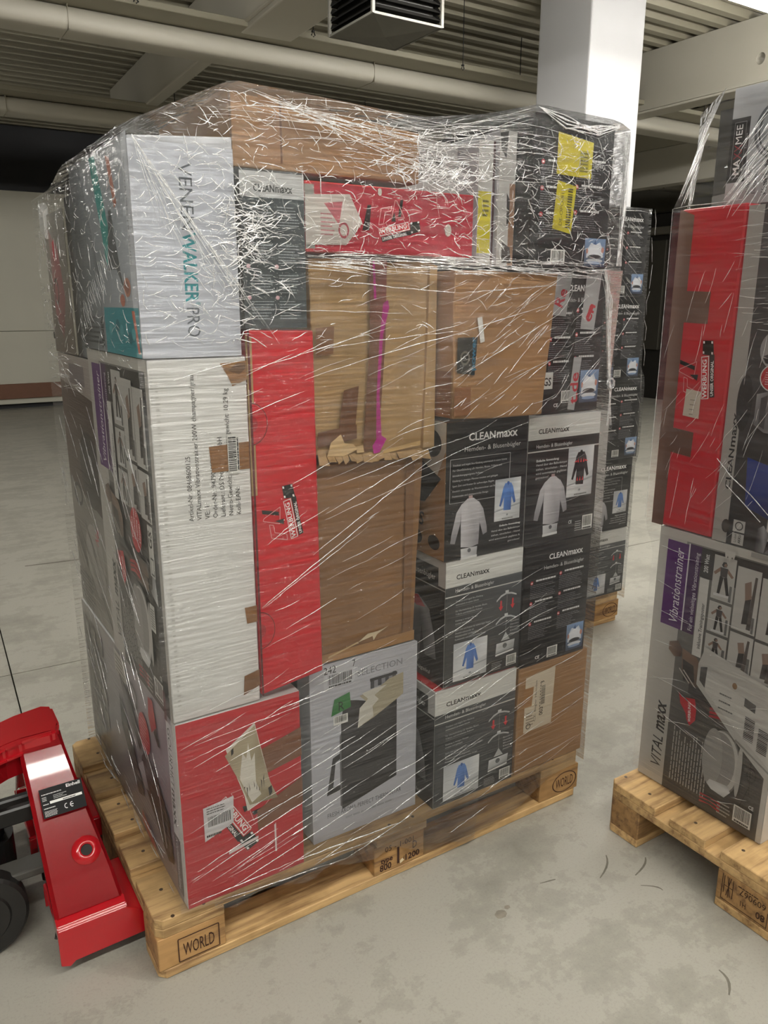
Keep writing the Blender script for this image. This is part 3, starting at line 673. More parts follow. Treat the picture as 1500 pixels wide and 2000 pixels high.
def photo_shirt(p, u0, v0, u1, v1, blue=True):
    p.poly([(u0, v0), (u1, v0), (u1, v1), (u0, v1)], ['#d9dadb', '#b9bbbd', '#cfd2d5', '#b5b9be'])
    p.poly([(u0, v0+(v1-v0)*.22), (u1, v0+(v1-v0)*.34), (u1, v0+(v1-v0)*.38), (u0, v0+(v1-v0)*.25)], '#a3a6aa')
    p.poly([(u0+(u1-u0)*.66, v0+(v1-v0)*.4), (u1, v0+(v1-v0)*.5), (u1, v1), (u0+(u1-u0)*.66, v1)], ['#c9ccd0', '#d8dadc', '#e3e4e5', '#c5c9ce'])
    cx, cy, s = (u0+u1)/2, v0+(v1-v0)*.56, (v1-v0)*.66
    if blue: hemd(p, cx, cy, s, '#5f88c9', '#3a5f9f', .9)
    else:
        hemd(p, cx, cy, s, '#1f1f26', '#0c0c10', .85)
        r = p.f.h/p.f.w
        for sx in (-1, 0, 1):
            for yy, d in ((.26, 1), (-.3, 1)):
                x = cx+sx*.11*s*r; y = cy+yy*s; p.poly([(x-.03*s*r, y-.07*s), (x+.03*s*r, y-.07*s), (x, y+.06*s)], '#e23b44')
        p.poly([(cx-.3*s*r, cy+.2*s), (cx-.16*s*r, cy+.27*s), (cx-.17*s*r, cy+.21*s)], '#e23b44'); p.poly([(cx+.3*s*r, cy+.2*s), (cx+.16*s*r, cy+.27*s), (cx+.17*s*r, cy+.21*s)], '#e23b44')
    p.ell(cx, v0+(v1-v0)*.13, (u1-u0)*.04, (v1-v0)*.025, '#8e9196', 10); p.micro(u0+(u1-u0)*.3, v0+(v1-v0)*.03, u1-(u1-u0)*.1, v0+(v1-v0)*.07, 1, '#777777', .6)
def photo_iron(p, u0, v0, u1, v1):
    """hands smoothing a white shirt over the base unit"""
    w, h = u1-u0, v1-v0; X = lambda a: u0+a*w; Y = lambda a: v0+a*h
    p.poly([(u0, v0), (u1, v0), (u1, v1), (u0, v1)], ['#3c4658', '#35405a', '#7e9cc4', '#87a0c2'])
    p.poly([(X(.08), Y(.32)), (X(.12), Y(.6)), (X(.3), Y(.85)), (X(.52), Y(.78)), (X(.72), Y(.88)), (X(.88), Y(.62)), (X(.92), Y(.35)), (X(.7), Y(.28))], ['#c9cdd6', '#e2e4ea', '#c0c7d4', '#eceef2', '#b9c3d3', '#dfe2e8', '#b7bcc6', '#d5d8de'])
    p.ell(X(.5), Y(.34), w*.34, h*.10, '#6e7078', 20); p.ell(X(.5), Y(.36), w*.3, h*.07, '#2b2d33', 20); p.ell(X(.5), Y(.22), w*.4, h*.07, '#d4d7dc', 18); p.ell(X(.5), Y(.14), w*.36, h*.05, '#8b9fc0', 18)
    p.ell(X(.87), Y(.6), w*.07, h*.1, '#c08a7c', 12); p.ell(X(.12), Y(.55), w*.05, h*.09, '#c08a7c', 12); p.poly([(X(.4), Y(.8)), (X(.5), Y(.95)), (X(.55), Y(.78))], '#4b628c')
def logo(p, u, v, cap, col, wd, align='l', ang=0):
    """CLEANmaxx word mark: spaced capitals then rounder small letters"""
    ca, sa = math.cos(ang), math.sin(ang)
    U0, V0 = u*p.f.w, v*p.f.h; x0 = {'l': 0, 'c': -wd/2, 'r': -wd}[align]
    p.text('CLEAN', U0+x0*ca, V0+x0*sa, cap, col, 1, wd*.55, ang, fr=False); p.text('maxx', U0+(x0+wd*.56)*ca, V0+(x0+wd*.56)*sa, cap*1.18, col, 1, wd*.44, ang, fr=False)
HB = 'Hemden- & Blusenbügler'
TXT = ['Trocknet und bügelt Ihre Kleidung automatisch in einem Schritt', 'Für Oberbekleidung z.B. Hemden, Blusen, T-Shirts und', 'blickdichtungsgeeignete Pullover', 'Kleidung in wenigen Minuten trocken und gebügelt', 'Spart Zeit und Kosten für aufwendiges Bügeln', 'Deutlich schonender als Wäschetrockner und Bügeleisen', 'Funktionales und platzsparendes Design']
TXC = ['Trocknet und bügelt Ihre Kleidung', 'automatisch in einem Schritt', '', 'Für Oberbekleidung z.B. Hemden, Blusen,', 'T-Shirts und blickdichte Pullover', '', 'Kleidung in wenigen Minuten', 'trocken und gebügelt', '', 'Spart Zeit und Kosten für aufwendiges Bügeln', 'Deutlich schonender als', 'Wäschetrockner und Bügeleisen', 'Funktionales und platzsparendes Design']
ANW = ['Einfache Anwendung:', 'Hemd über den Ballonkörper', 'ziehen, einschalten - Hemd', 'wird automatisch geglättet &', 'getrocknet!']
def face_A(t, face=None):
    p = pr(t, face); w, h = p.f.w, p.f.h
    p.poly([(.0, 0), (1, 0), (1, 1), (0, 1)], ['#1b1b1d', '#2b2b2e', '#202024', '#131316']); p.done('printed_panel')
    logo(p, .56, .86, .016, '#f2f2f2', w*.60, 'c'); p.text(HB, .56, .785, .0105, '#d8d8d8', 0, w*.70, align='c')
    for i, s in enumerate(TXT):
        v = .69-.037*i; p.text(s, .08, v, .0042, '#cfcfcf', 0, w*min(.66, .0115*len(s)))
    for a in ((.05, .425, .78, .425), (.05, .74, .78, .74), (.05, .425, .05, .74), (.78, .425, .78, .74)): p.line(*a, .0009, '#d0d0d0')
    for i, s in enumerate(ANW): p.text(s, .95, .19-.032*i, .0044, '#e0e0e0', int(i == 0), w*.0145*len(s), align='r')
    p.done('lettering')
    torso(p, .30, .215, .46); photo_shirt(p, .60, .235, .93, .55); p.done('picture')
def face_B(t, face=None):
    p = pr(t, face); w, h = p.f.w, p.f.h
    p.rect(0, .83, 1, 1, '#d2d2cf'); p.poly([(0, 0), (1, 0), (1, .83), (0, .83)], ['#2d2d2f', '#3a3a3c', '#1f1f21', '#161618']); p.rect(0, .735, 1, .745, '#c9c9c6'); p.done('printed_panel')
    logo(p, .13, .875, .011, '#1e1e1e', w*.42); p.text(HB, .11, .765, .0085, '#d8d8d8', 0, w*.5)
    for i, s in enumerate(ANW): p.text(s, .12, .66-.033*i, .0055, '#dcdcdc', int(i == 0), w*.0165*len(s))
    p.micro(.72, .05, .84, .14, 5, '#bbbbbb', .4); p.text('CE', .62, .12, .008, '#e0e0e0', 1, .012); p.done('lettering')
    torso(p, .36, .29, .48); photo_shirt(p, .56, .34, .93, .74, False); p.done('picture'); p.barcode(.82, .05, .97, .17); p.done('barcode')
def face_C(t, face=None, dim=0):
    p = pr(t, face); w, h = p.f.w, p.f.h
    p.rect(0, .80, 1, 1, '#d4d4d1'); p.poly([(0, 0), (1, 0), (1, .80), (0, .80)], ['#37393c', '#2c2e31', '#55585c', '#3f4246']); p.rect(.0, .722, 1, .731, '#d0d0cd'); p.done('printed_panel')
    logo(p, .13, .855, .011, '#242424', w*.42); p.text(HB, .12, .755, .0085, '#dddddd', 0, w*.5)
    for i, s in enumerate(TXC):
        if s: p.text(s, .13, .675-.0255*i, .0041, '#c9cbcc', 0, w*.0105*len(s))
    for v in (.62, .545, .47, .44, .39): p.line(.13, v+.018, .62, v+.018, .0004, '#999b9d')
    for i in range(5): p.text(('Bewahrt', 'Hemden', 'Blusen', 'Kleider', 'platzsparend')[i], .86, .40-.026*i, .0042, '#cccccc', 0, w*.12)
    p.done('lettering')
    for cy in (.63, .44):
        p.poly([(.66, cy-.02), (.72, cy+.015), (.79, cy+.03), (.86, cy+.022), (.93, cy), (.93, cy-.012), (.86, cy+.008), (.79, cy+.015), (.72, cy-.002), (.66, cy-.035)], '#c7c9cb')
        p.rect(.775, cy+.025, .82, cy+.045, '#d8dadb'); p.line(.80, cy-.13, .80, cy+.01, .0008, '#aaaaaa')
    for cx in (.72, .88): p.poly([(cx-.012, .60), (cx+.012, .60), (cx+.012, .55), (cx+.03, .55), (cx, .515), (cx-.03, .55), (cx-.012, .55)], '#d63c44')
    p.poly([(.67, .16), (.92, .175), (.93, .25), (.68, .245)], ['#a9abad', '#8c8e90', '#c9cbcc', '#d9dadb']); p.ell(.795, .215, .03, .022, '#5a5c5e', 12); p.poly([(.67, .155), (.92, .17), (.92, .155), (.67, .14)], '#e0e0e0')
    p.poly([(.74, .26), (.80, .33), (.86, .26)], '#b9bbbc'); photo_shirt(p, .11, .035, .55, .345); p.done('picture'); p.barcode(.82, .035, .96, .125); p.micro(.62, .03, .78, .1, 5, '#999999', .4); p.done('barcode')
def face_D(t, face=None, head=True, photo=(.70, .03, .97, .26), bc=(.40, .03, .56, .12), col='#1a1a1c'):
    p = pr(t, face); w, h = p.f.w, p.f.h
    p.poly([(0, 0), (1, 0), (1, 1), (0, 1)], [col, '#26262a', '#1c1c20', col]); p.done('printed_panel')
    if head: logo(p, .62, .865, .0135, '#ededed', w*.52, 'c'); p.text(HB, .60, .79, .0095, '#cfcfcf', 0, w*.62, align='c')
    for cx in (.12, .55):
        for k, v in enumerate((.70, .53, .36)):
            p.ell(cx, v+(.03 if cx > .5 else 0), .022, .016, '#b02a36', 14); p.text(('GB', 'FR', 'NL', 'IT', 'ES', 'PL')[k+(3 if cx > .5 else 0)], cx, v-.006+(.03 if cx > .5 else 0), .0035, '#ffffff', 1, .006, align='c')
            p.micro(cx+.06, v+(.035 if cx > .5 else .005), cx+.36, v+(.055 if cx > .5 else .025), 1, '#e0e0e0', .7, .2)
            p.micro(cx-.02, v-.13+(.03 if cx > .5 else 0), cx+.36, v-.01+(.03 if cx > .5 else 0), 8, '#77777c', .35, .4)
    p.text('CE', .22, .045, .008, '#e8e8e8', 1, .015); p.done('lettering'); photo_iron(p, *photo); p.done('picture'); p.barcode(*bc); p.done('barcode')
def side_sleeve(t, big='Hemden- & Blusenbügler'):
    """end panel of a white-banded shirt ironer box: dark photo of a warm grey sleeve"""
    p = pr(t, t.L); p.rect(0, .80, 1, 1, '#c4c4c1'); p.poly([(0, 0), (1, 0), (1, .8), (0, .8)], ['#1b1b1e', '#222226', '#1b1b1f', '#141417']); p.rect(.0, .80, .93, .94, '#2a2c2f'); p.rect(.0, .775, 1, .783, '#bdbdba'); p.done('printed_panel')
    p.text(big, .90, .835, .014, '#dedede', 0, .19, align='r'); p.text('Trocknet', .55, .15, .010, '#d0d0d0', 0, .05); p.text('perfekt', .60, .10, .010, '#d0d0d0', 0, .05); p.text('bügelnl', .70, .05, .010, '#d0d0d0', 0, .06, slant=.2)
    p.done('lettering'); r = t.L.h/t.L.w
    p.poly([(.55, .62), (.72, .66), (.84, .58), (.90, .38), (.92, .20), (.80, .19), (.76, .42), (.74, .12), (.52, .10)], ['#8b8b8e', '#99999c', '#7d7d80', '#88888c', '#6a6a6e', '#606064', '#55555a', '#6c6c70', '#77777a'])
    p.poly([(.60, .62), (.72, .655), (.80, .58), (.70, .56)], '#c4444c'); p.poly([(.55, .22), (.68, .25), (.66, .28), (.55, .27)], '#b4434b'); p.done('picture')
def tape_h(p, u0, v0, u1, v1, j=.006): p.poly([(u0, v0+U(-j, j)), (u1, v0+U(-j, j)), (u1+U(-j, j), v1+U(-j, j)), (u0, v1+U(-j, j))], '#7a563b')
def ad_mark(p, u, v, s, ang, blk='#161616'):
    """slanted word banner above a strip of film, with two drawn letters; s in metres"""
    ca, sa = math.cos(ang), math.sin(ang); U0, V0 = u*p.f.w, v*p.f.h
    T = lambda x, y: (U0+(x*ca-y*sa)*s, V0+(x*sa+y*ca)*s)
    def po(L, c): p.poly([T(*a) for a in L], c, False)
    po([(-.5, .0), (.42, .22), (.48, .03), (-.45, -.18)], '#e9e6e4'); po([(-.485, -.01), (.41, .2), (.455, .045), (-.44, -.155)], '#c4202c')
    q = T(-.44, -.125); p.text('WERBUNG', q[0], q[1], .105*s, '#f4f4f4', 1, .86*s, ang+.23, fr=False)
    po([(-.42, -.2), (.0, -.10), (.5, .02), (.53, -.1), (.0, -.21), (-.38, -.32)], blk)
    q = T(-.37, -.28); p.text('UNSER ORIGINAL', q[0], q[1], .068*s, '#f0f0f0', 1, .78*s, ang+.22, fr=False)
    po([(.48, .2), (.78, .26), (.82, .0), (.5, -.09)], blk)
    for a in ((.50, .16), (.72, .2), (.52, -.06), (.75, -.005)): po([(a[0], a[1]), (a[0]+.05, a[1]+.01), (a[0]+.05, a[1]+.05), (a[0], a[1]+.04)], '#efefef')
    po([(.1, .32), (.17, .74), (.26, .75), (.19, .33)], blk)
    for L in ([(-.5, .10), (-.42, .5), (-.1, .56), (-.12, .46), (-.3, .42), (-.36, .12)], [(-.1, .3), (.0, .72), (.06, .7), (.3, .3)]):
        for a, b in zip(L, L[1:]+L[:1]):
            A, B = Vector(T(*a)), Vector(T(*b)); d = (B-A).normalized(); n = Vector((-d.y, d.x))*.0007; p.poly([A-n, B-n, B+n, A+n], '#e2a0a2' if blk != '#161617' else '#111111', False)
    po([(-.12, .2), (-.02, .42), (.02, .2)], blk)
def person(p, cx, cy, s, ang, skin='#8f7466', dk='#2d2b2b', cloth='#4a4747'):
    """small exercising figure seen in a printed picture"""
    r = p.f.h/p.f.w; ca, sa = math.cos(ang), math.sin(ang)
    T = lambda L: [(cx+(x*ca-y*sa)*s*r, cy+(x*sa+y*ca)*s) for x, y in L]
    p.poly(T([(-.09, .36), (-.05, .45), (.03, .46), (.07, .4), (.05, .33), (-.04, .31)]), dk); p.poly(T([(-.03, .34), (.06, .34), (.05, .42), (-.01, .42)]), skin)
    p.poly(T([(-.12, .3), (.1, .3), (.09, .05), (-.1, .05)]), cloth); p.poly(T([(-.12, .3), (-.3, .12), (-.25, .06), (-.1, .2)]), skin); p.poly(T([(.1, .3), (.28, .12), (.23, .07), (.1, .18)]), skin)
    p.poly(T([(-.11, .06), (0, .04), (-.07, -.42), (-.15, -.42)]), dk); p.poly(T([(0, .04), (.1, .06), (.2, -.4), (.12, -.42)]), dk)
    p.poly(T([(-.24, -.43), (.26, -.41), (.26, -.47), (-.24, -.5)]), '#d8d8d8')
def face_trainer(t, face, label=True):
    """side of the tall vibration trainer box"""
    p = Print(face, t.o, t.base); w, h = face.w, face.h
    p.rect(0, 0, 1, 1, '#bdbab4'); p.poly([(.22, 0), (.965, 0), (.965, 1), (.22, 1)], ['#3e3a38', '#4a4745', '#6f6d6a', '#8b8985'])
    p.poly([(.22, 0), (.965, 0), (.965, .38), (.22, .3)], ['#3b3836', '#3f3c3a', '#55524f', '#5b5855']); p.rect(.07, .64, .24, .96, '#5a2470'); p.rect(.25, .64, .34, .965, '#4a2a57'); p.rect(.24, .64, .25, .965, '#e5e2e4')
    p.rect(.34, .86, .965, .965, '#3f3d3c'); p.rect(0, .97, 1, 1, '#c6c3bd'); p.done('printed_panel')
    a = math.pi/2
    p.text('Vibrationstrainer', .205, .655, .024, '#ece8ee', 0, h*.28, a, slant=.18); p.text('Für ein vielseitiges Vibrationstraining', .325, .65, .011, '#e2dce6', 0, h*.29, a); p.text('200 Watt', .40, .88, .011, '#d8d8d8', 1, h*.065, a)
    p.text('VITAL', .19, .06, .030, '#232021', 0, h*.135, a, slant=.2); p.text('maxx', .19, .21, .034, '#232021', 1, h*.12, a, slant=.2)
    for k in range(8): p.micro(.27+.035*k, .04, .27+.035*k+.001, .05, 1, '#cfcbc6')
    p.done('lettering')
    f2 = Face(face.o+face.u*w*.28+face.v*h*.05, face.v, -face.u, h*.22, w*.30); f2.o = face.o+face.u*w*.26+face.v*h*.05; f2.n = face.n; f2.k = face.k
    q = Print(f2, t.o, t.base)
    f2.v = -face.u; f2.o = face.o+face.u*w*.56+face.v*h*.05; f2.v = -face.u; q.micro(0, 0, 1, 1, 13, '#b9b5b0', .3, .3); 
    # f2 frame: u up the box, v towards the far edge
    q.done('small_print')
    # photo grid
    cells = [(.44, .80, .60, .955), (.44, .68, .60, .79), (.44, .57, .60, .67), (.615, .72, .78, .94), (.615, .575, .78, .71), (.79, .715, .945, .925), (.79, .57, .945, .705)]
    for i, (u0, v0, u1, v1) in enumerate(cells):
        p.rect(u0, v0, u1, v1, '#c0beba'); cx, cy = (u0+u1)/2, (v0+v1)/2
        if i < 3: person(p, cx, cy, (v1-v0)*.95 if i else .13, -math.pi/2 if 0 else 0)
        else:
            rr = p.f.w/p.f.h; W2 = u1-u0; H2 = v1-v0
            p.poly([(cx-.1*W2, cy-.38*H2), (cx+.14*W2, cy-.36*H2), (cx+.2*W2, cy+.1*H2), (cx-.05*W2, cy+.02*H2)], '#3a3838'); p.poly([(cx-.05*W2, cy), (cx+.2*W2, cy+.05*H2), (cx+.12*W2, cy+.32*H2), (cx-.14*W2, cy+.26*H2)], '#8c7568')
            p.poly([(cx+.12*W2, cy-.44*H2), (cx+.3*W2, cy-.44*H2), (cx+.36*W2, cy+.4*H2), (cx+.26*W2, cy+.4*H2)], '#57514e')
        p.micro(u1-.03, v0+.004, u1-.008, v0+.06, 1, '#666666', 1)
    p.rect(.355, .57, .425, .86, '#d4d2ce'); p.text('inklusive Trainingsposter', .41, .60, .0085, '#555555', 1, h*.17, a)
    # woman, handles
    D = '#5e4c44'
    p.poly([(.17, .585), (.24, .60), (.28, .575), (.27, .545), (.22, .535), (.17, .555)], ['#7b6a60', '#6a584d', D, D, '#8d7466', '#8d7466'])
    p.poly([(.28, .58), (.40, .565), (.46, .52), (.45, .46), (.36, .45), (.29, .50)], ['#8a7263', '#7f6859', '#93796b', '#6e5a4f', '#5a4a42', '#7a6558']); p.poly([(.29, .54), (.38, .53), (.40, .47), (.31, .46)], '#403b39')
    for du in (0, .035): p.line(.27+du, .50, .40+du, .44, .003, '#c9c2bb')
    p.poly([(.36, .46), (.6, .42), (.82, .40), (.82, .36), (.6, .36), (.36, .42)], ['#3a3737', '#3d3a3a', '#4a4646', '#8d7769', '#3b3838', '#3a3737'])
    p.poly([(.60, .45), (.84, .44), (.86, .40), (.62, .40)], ['#353333', '#353333', '#8a7568', '#3b3838']); p.poly([(.80, .46), (.93, .43), (.95, .34), (.86, .36)], ['#3a3a3a', '#9a9a9a', '#c9c9c9', '#777777'])
    p.poly([(.83, .44), (.9, .45), (.88, .38), (.84, .36)], '#4b4846')
    p.line(.45, .43, .86, .33, .0022, '#2b2929')
    # logo splash and shock waves
    p.poly([(.29, .41), (.32, .395), (.35, .40), (.42, .41), (.44, .37), (.44, .33), (.40, .30), (.37, .32), (.36, .34), (.31, .37)], '#c82634'); p.text('WERBUNG', .405, .315, .007, '#f0f0f0', 1, .05, a+.1); p.poly([(.29, .41), (.37, .385), (.36, .395)], '#171717')
    for v0, s in ((.385, 1), (.075, -1)):
        for k in range(3):
            v = v0+k*.014*s
            p.poly([(.54, v-.006), (.62, v+.004*s), (.70, v-.006), (.70, v-.015), (.62, v-.006), (.54, v-.015)], '#b4303a')
    # the oval plate machine
    for (cu, cv, ru, rv, c) in ((.68, .225, .125, .125, '#7a7774'), (.665, .225, .135, .118, '#c4c1bd'), (.655, .228, .115, .108, '#918e8b'), (.60, .228, .075, .112, '#9f9c99')): p.ell(cu, cv, ru, rv, c, 28)
    p.poly([(.58, .12), (.62, .105), (.72, .10), (.76, .13), (.74, .15), (.60, .14)], ['#c9c9c9', '#e2e2e2', '#b9b9b9', '#e6e6e6', '#aaaaaa', '#d4d4d4']); p.ell(.80, .225, .02, .10, '#bab7b3', 16)
    p.poly([(.80, .34), (.86, .36), (.90, .34), (.84, .325)], '#2e2c2b'); p.line(.87, .34, .89, .16, .0018, '#2f2d2c'); p.line(.89, .2, .83, .09, .0018, '#2f2d2c'); p.ring(.89, .235, .035, .028, .25, '#3a3837', 16); p.line(.84, .10, .86, .085, .004, '#1e1c1c')
    p.done('picture')
    p.barcode(.80, .035, .93, .10); p.micro(.68, .03, .78, .085, 4, '#b0aca8', .4); p.text('CE', .90, .112, .009, '#e0e0e0', 1, .013); p.done('barcode')
    return p

# ------------------------------------------------------------------ big wrapped load, bottom tier (deck top z=.144)
Z0 = .1455
GF = 'grey banded shirt ironer boxes'
t = carton('appliance_box', 'long box with red end and kitchen machine print, bottom left of the big load', .068, .335, 0, .795, Z0, .570, M_WHITE)
p = pr(t); p.rect(.004, .003, .996, .997, '#bf2430'); p.done('printed_panel')
ad_mark(p, .41, .42, .115, -1.30); p.poly([(.35, .245), (.6, .27), (.6, .255), (.35, .225)], '#e6e3e2'); p.rect(.74, .14, .755, .30, '#eadcdc'); p.done('lettering')
p.poly([(.66, .60), (1.0, .64), (1.0, .80), (.66, .745)], '#7d5239'); p.poly([(.60, .30), (1.0, .37), (1.0, .52), (.60, .415)], '#7d5239'); p.done('packing_tape', M_TAPE and M_INK, 'brown packing tape across the red end')
p.poly([(.37, .80), (.61, .90), (.64, .80), (.74, .48), (.52, .43), (.50, .52)], '#dcd8ce'); p.poly([(.36, .77), (.61, .885), (.66, .72), (.72, .55), (.78, .45), (.54, .46), (.47, .60)], ['#a59a80', '#b0a68c', '#988c72', '#b5ab93', '#8f8469', '#a0967c', '#ada289'])
p.poly([(.47, .62), (.50, .76), (.53, .72), (.55, .80), (.57, .70), (.60, .74), (.60, .58), (.64, .50), (.56, .47)], '#d8d5cc'); p.poly([(.41, .79), (.43, .80), (.43, .77), (.41, .76)], '#222222'); p.poly([(.70, .52), (.73, .53), (.735, .49), (.71, .47)], '#1d1d1d')
for k in range(9): p.poly([(.50+.02*k, .55+U(-.03, .04)), (.51+.02*k, .57+U(-.03, .04)), (.505+.02*k, .53+U(-.03, .04))], '#4a4540')
p.done('torn_label', None, 'half torn off paper label')
p.poly([(.165, .53), (.41, .545), (.40, .40), (.165, .345)], '#d5d5d8'); p.barcode(.18, .40, .40, .48, digits=False, bg='#d5d5d8'); p.micro(.19, .49, .38, .53, 3, '#555555', .4); p.micro(.18, .365, .3, .38, 1, '#333333', .8); p.done('shipping_label')
q = pr(t, t.L); q.poly([(0, 0), (.97, 0), (.97, 1), (0, 1)], ['#6f6b6a', '#7d7480', '#a49ca6', '#a5a39c']); q.rect(.93, .36, .975, .97, '#cfccd0'); q.rect(.93, .04, .975, .36, '#4b4350'); q.done('printed_panel')
a = -math.pi/2; q.text('GOURMET', .938, .945, .019, '#2a2629', 0, .135, a); q.text('maxx', .938, .62, .023, '#2a2629', 1, .088, a); q.text('Küchenmaschine', .940, .345, .016, '#c9c4cc', 0, .125, a)
for k in range(3): q.text('Rühren, kneten, schlagen', .915-.014*k, .33, .006, '#d2ccd4', 0, .10, a)
q.done('lettering')
for i in range(5):
    for j in range(3):
        u0 = .03+j*.085; v0 = .12+i*.165; q.poly([(u0, v0), (u0+.07, v0), (u0+.07, v0+.12), (u0, v0+.12)], ['#3d3833', '#6a655c', '#8b867a', '#575248']); q.micro(u0, v0+.125, u0+.075, v0+.16, 3, '#3a3834', .4)
for k in range(3): q.rect(.02+.09*k, .015, .09+.09*k, .09, '#8d8a80')
q.ring(.62, .83, .05, .08, .2, '#45403e', 14); q.rect(.44, .84, .56, .98, '#bdbab2'); q.micro(.45, .85, .55, .97, 5, '#6a665e', .4)
q.ell(.72, .70, .052, .115, '#c02a38', 26); q.micro(.685, .61, .755, .79, 9, '#e8b8bc', .25); q.poly([(.79, .97), (.83, .98), (.85, .85), (.80, .78), (.78, .86)], '#b62533'); q.poly([(.84, .84), (.87, .76), (.85, .75), (.82, .8)], '#1b1b1b')
q.poly([(.46, .72), (.50, .66), (.66, .30), (.66, .26), (.60, .22), (.46, .52)], ['#2b2326', '#231b1f', '#1f171b', '#3a3034', '#2a2125', '#1b1417']); q.poly([(.48, .86), (.56, .82), (.68, .62), (.66, .54), (.54, .68)], ['#3a3335', '#2c2528', '#4b4346', '#2c2427', '#8f888c'])
q.poly([(.67, .52), (.72, .60), (.80, .56), (.90, .40), (.92, .16), (.87, .12), (.74, .28), (.68, .36)], ['#2f1f26', '#3b2a30', '#2a1b21', '#1c1015', '#2e1e25', '#21151a', '#1d1217', '#3a2b31']); q.line(.82, .50, .86, .18, .005, '#b9aeb4'); q.line(.87, .44, .895, .18, .003, '#7a6d74'); q.poly([(.62, .42), (.68, .50), (.72, .36), (.68, .34)], ['#b7b0b6', '#c4bdc2', '#8b8389', '#9c959a'])
q.poly([(.62, .14), (.70, .10), (.76, .03), (.70, .02), (.62, .06)], '#a23a44'); q.done('picture')

t = carton('coffee_machine_box', 'white coffee machine box with dark jug picture standing on the deck near the middle block', .379, .664, .04, .46, Z0, .588, M_PALE)
p = pr(t); p.rect(0, 0, 1, 1, '#b9bbc4'); p.done('printed_panel')
p.text('SELECTION', .42, .89, .0155, '#7d7f86', 0, .125); p.text('FRESH AROMA-PERFECT THERMOSTAR', .13, .125, .0115, '#55565c', 0, .205, ang=.0); p.micro(.3, .085, .8, .10, 1, '#9d9fa8', .7, .1); p.done('lettering')
p.poly([(.27, .35), (.27, .66), (.30, .78), (.42, .76), (.50, .74), (.84, .71), (.80, .70), (.80, .24), (.27, .155)], ['#201f22', '#2b2a2d', '#38373b', '#343337', '#302f33', '#3a393d', '#2a292d', '#1c1b1e', '#242327'])
p.poly([(.27, .49), (.19, .47), (.13, .26), (.27, .27), (.27, .30), (.19, .30), (.215, .44), (.27, .455)], '#29282b'); p.poly([(.255, .175), (.27, .165), (.27, .60), (.255, .58)], '#5d5c60'); p.poly([(.27, .15), (.80, .235), (.80, .255), (.27, .18)], '#121114')
for k in range(7): p.rect(.545+.035*k, .80+.003*k, .58+.035*k, .845+.003*k, ('#3c3d45', '#85868e')[k % 2])
p.rect(.54, .842, .80, .858, '#2d2e34'); p.done('picture')
p.poly([(.12, .86), (.40, .885), (.40, .99), (.12, .985)], '#c6c8cf'); p.barcode(.14, .87, .39, .945, bg='#c6c8cf'); p.text('242', .12, .95, .017, '#222222', 0, .032); p.text('7', .375, .955, .016, '#222222', 0, .009); p.done('shipping_label')
p.poly([(.18, .71), (.36, .735), (.35, .82), (.21, .80)], '#2f7a3c'); p.text('R', .24, .73, .022, '#15321b', 0, .017); p.done('green_sticker'); p.barcode(.20, .655, .33, .705, digits=False); p.done('barcode')
p.poly([(.42, .60), (.58, .635), (.80, .70), (.86, .72), (.86, .845), (.72, .83), (.60, .79), (.44, .78), (.50, .74), (.44, .70)], '#aaa18a'); p.poly([(.42, .60), (.57, .64), (.56, .70), (.62, .73), (.58, .76), (.70, .80), (.58, .80), (.46, .79), (.52, .75), (.44, .71)], '#cfccc2'); p.done('torn_label', None, 'torn beige patch where a sticker was pulled off')
q = pr(t, t.L); q.rect(0, 0, .86, 1, '#3b3a3c'); q.done('printed_panel', None, 'dark charcoal side panel')

BX = 'black and white shirt ironer boxes'
t = carton('shirt_ironer_box', 'lowest white banded shirt ironer box, standing directly on the pallet deck with red lid strip', .690, .945, 0, .38, Z0, .462, M_WHITE, BX); face_C(t); side_sleeve(t)
bm = bmesh.new(); box(bm, .694, .941, .004, .3, .4625, .4655); bm_link('red_lid_strip', bm, M_RED, t.o, t.base)
t = carton('shirt_ironer_box', 'white banded shirt ironer box in the middle of its three-box stack', .712, .946, -.002, .38, .468, .783, M_WHITE, BX); face_C(t); side_sleeve(t)
t = carton('shirt_ironer_box', 'black shirt ironer box with white torso picture under the light brown parcel', .705, .943, -.002, .38, .7855, 1.104, M_KRAFT, BX); face_A(t)
p = pr(t, t.L); p.poly([(.62, 1), (1, 1), (1, .8), (.85, .45), (.7, .45), (.5, .8)], '#bdb7ad'); p.poly([(.60, .78), (.92, .62), (.96, .60), (.80, .40), (.60, .38)], '#1c1b1d'); p.text('GS', .66, .22, .030, '#3d2c1f', 1, .05, slant=.1); p.done('lettering')
for cx in (.72, .90): p.ell(cx, .12, .06, .055, '#2c2119', 18)
p.ring(.86, .84, .10, .10, .9, '#1a1a1a', 20); p.done('printed_mark')
t = carton('kraft_parcel', 'brown parcel with white address label in the bottom right corner above the oval pallet stamp', .955, 1.202, 0, .38, Z0, .452, M_KRAFT, cat='box', amp=0)
p = pr(t); p.poly([(.10, .38), (.50, .39), (.52, .93), (.10, .90)], '#d0c5b2'); p.poly([(.08, .62), (.20, .62), (.22, .80), (.08, .80)], '#a1764a'); p.done('shipping_label')
a = math.pi/2; p.text('003384100188', .365, .50, .0125, '#3a2f25', 1, .10, a); p.text('CZ- Bügler Hemden', .265, .46, .0065, '#3a2f25', 0, .12, a); p.micro(.13, .44, .24, .58, 5, '#6a5d4c', .3); p.ring(.165, .435, .035, .028, .3, '#3a2f25', 14)
f3 = Face(t.F.o+t.F.u*.098+t.F.v*.18, (0, 0, 1), (-1, 0, 0), .07, .02); f3.n = t.F.n; f3.k = 40
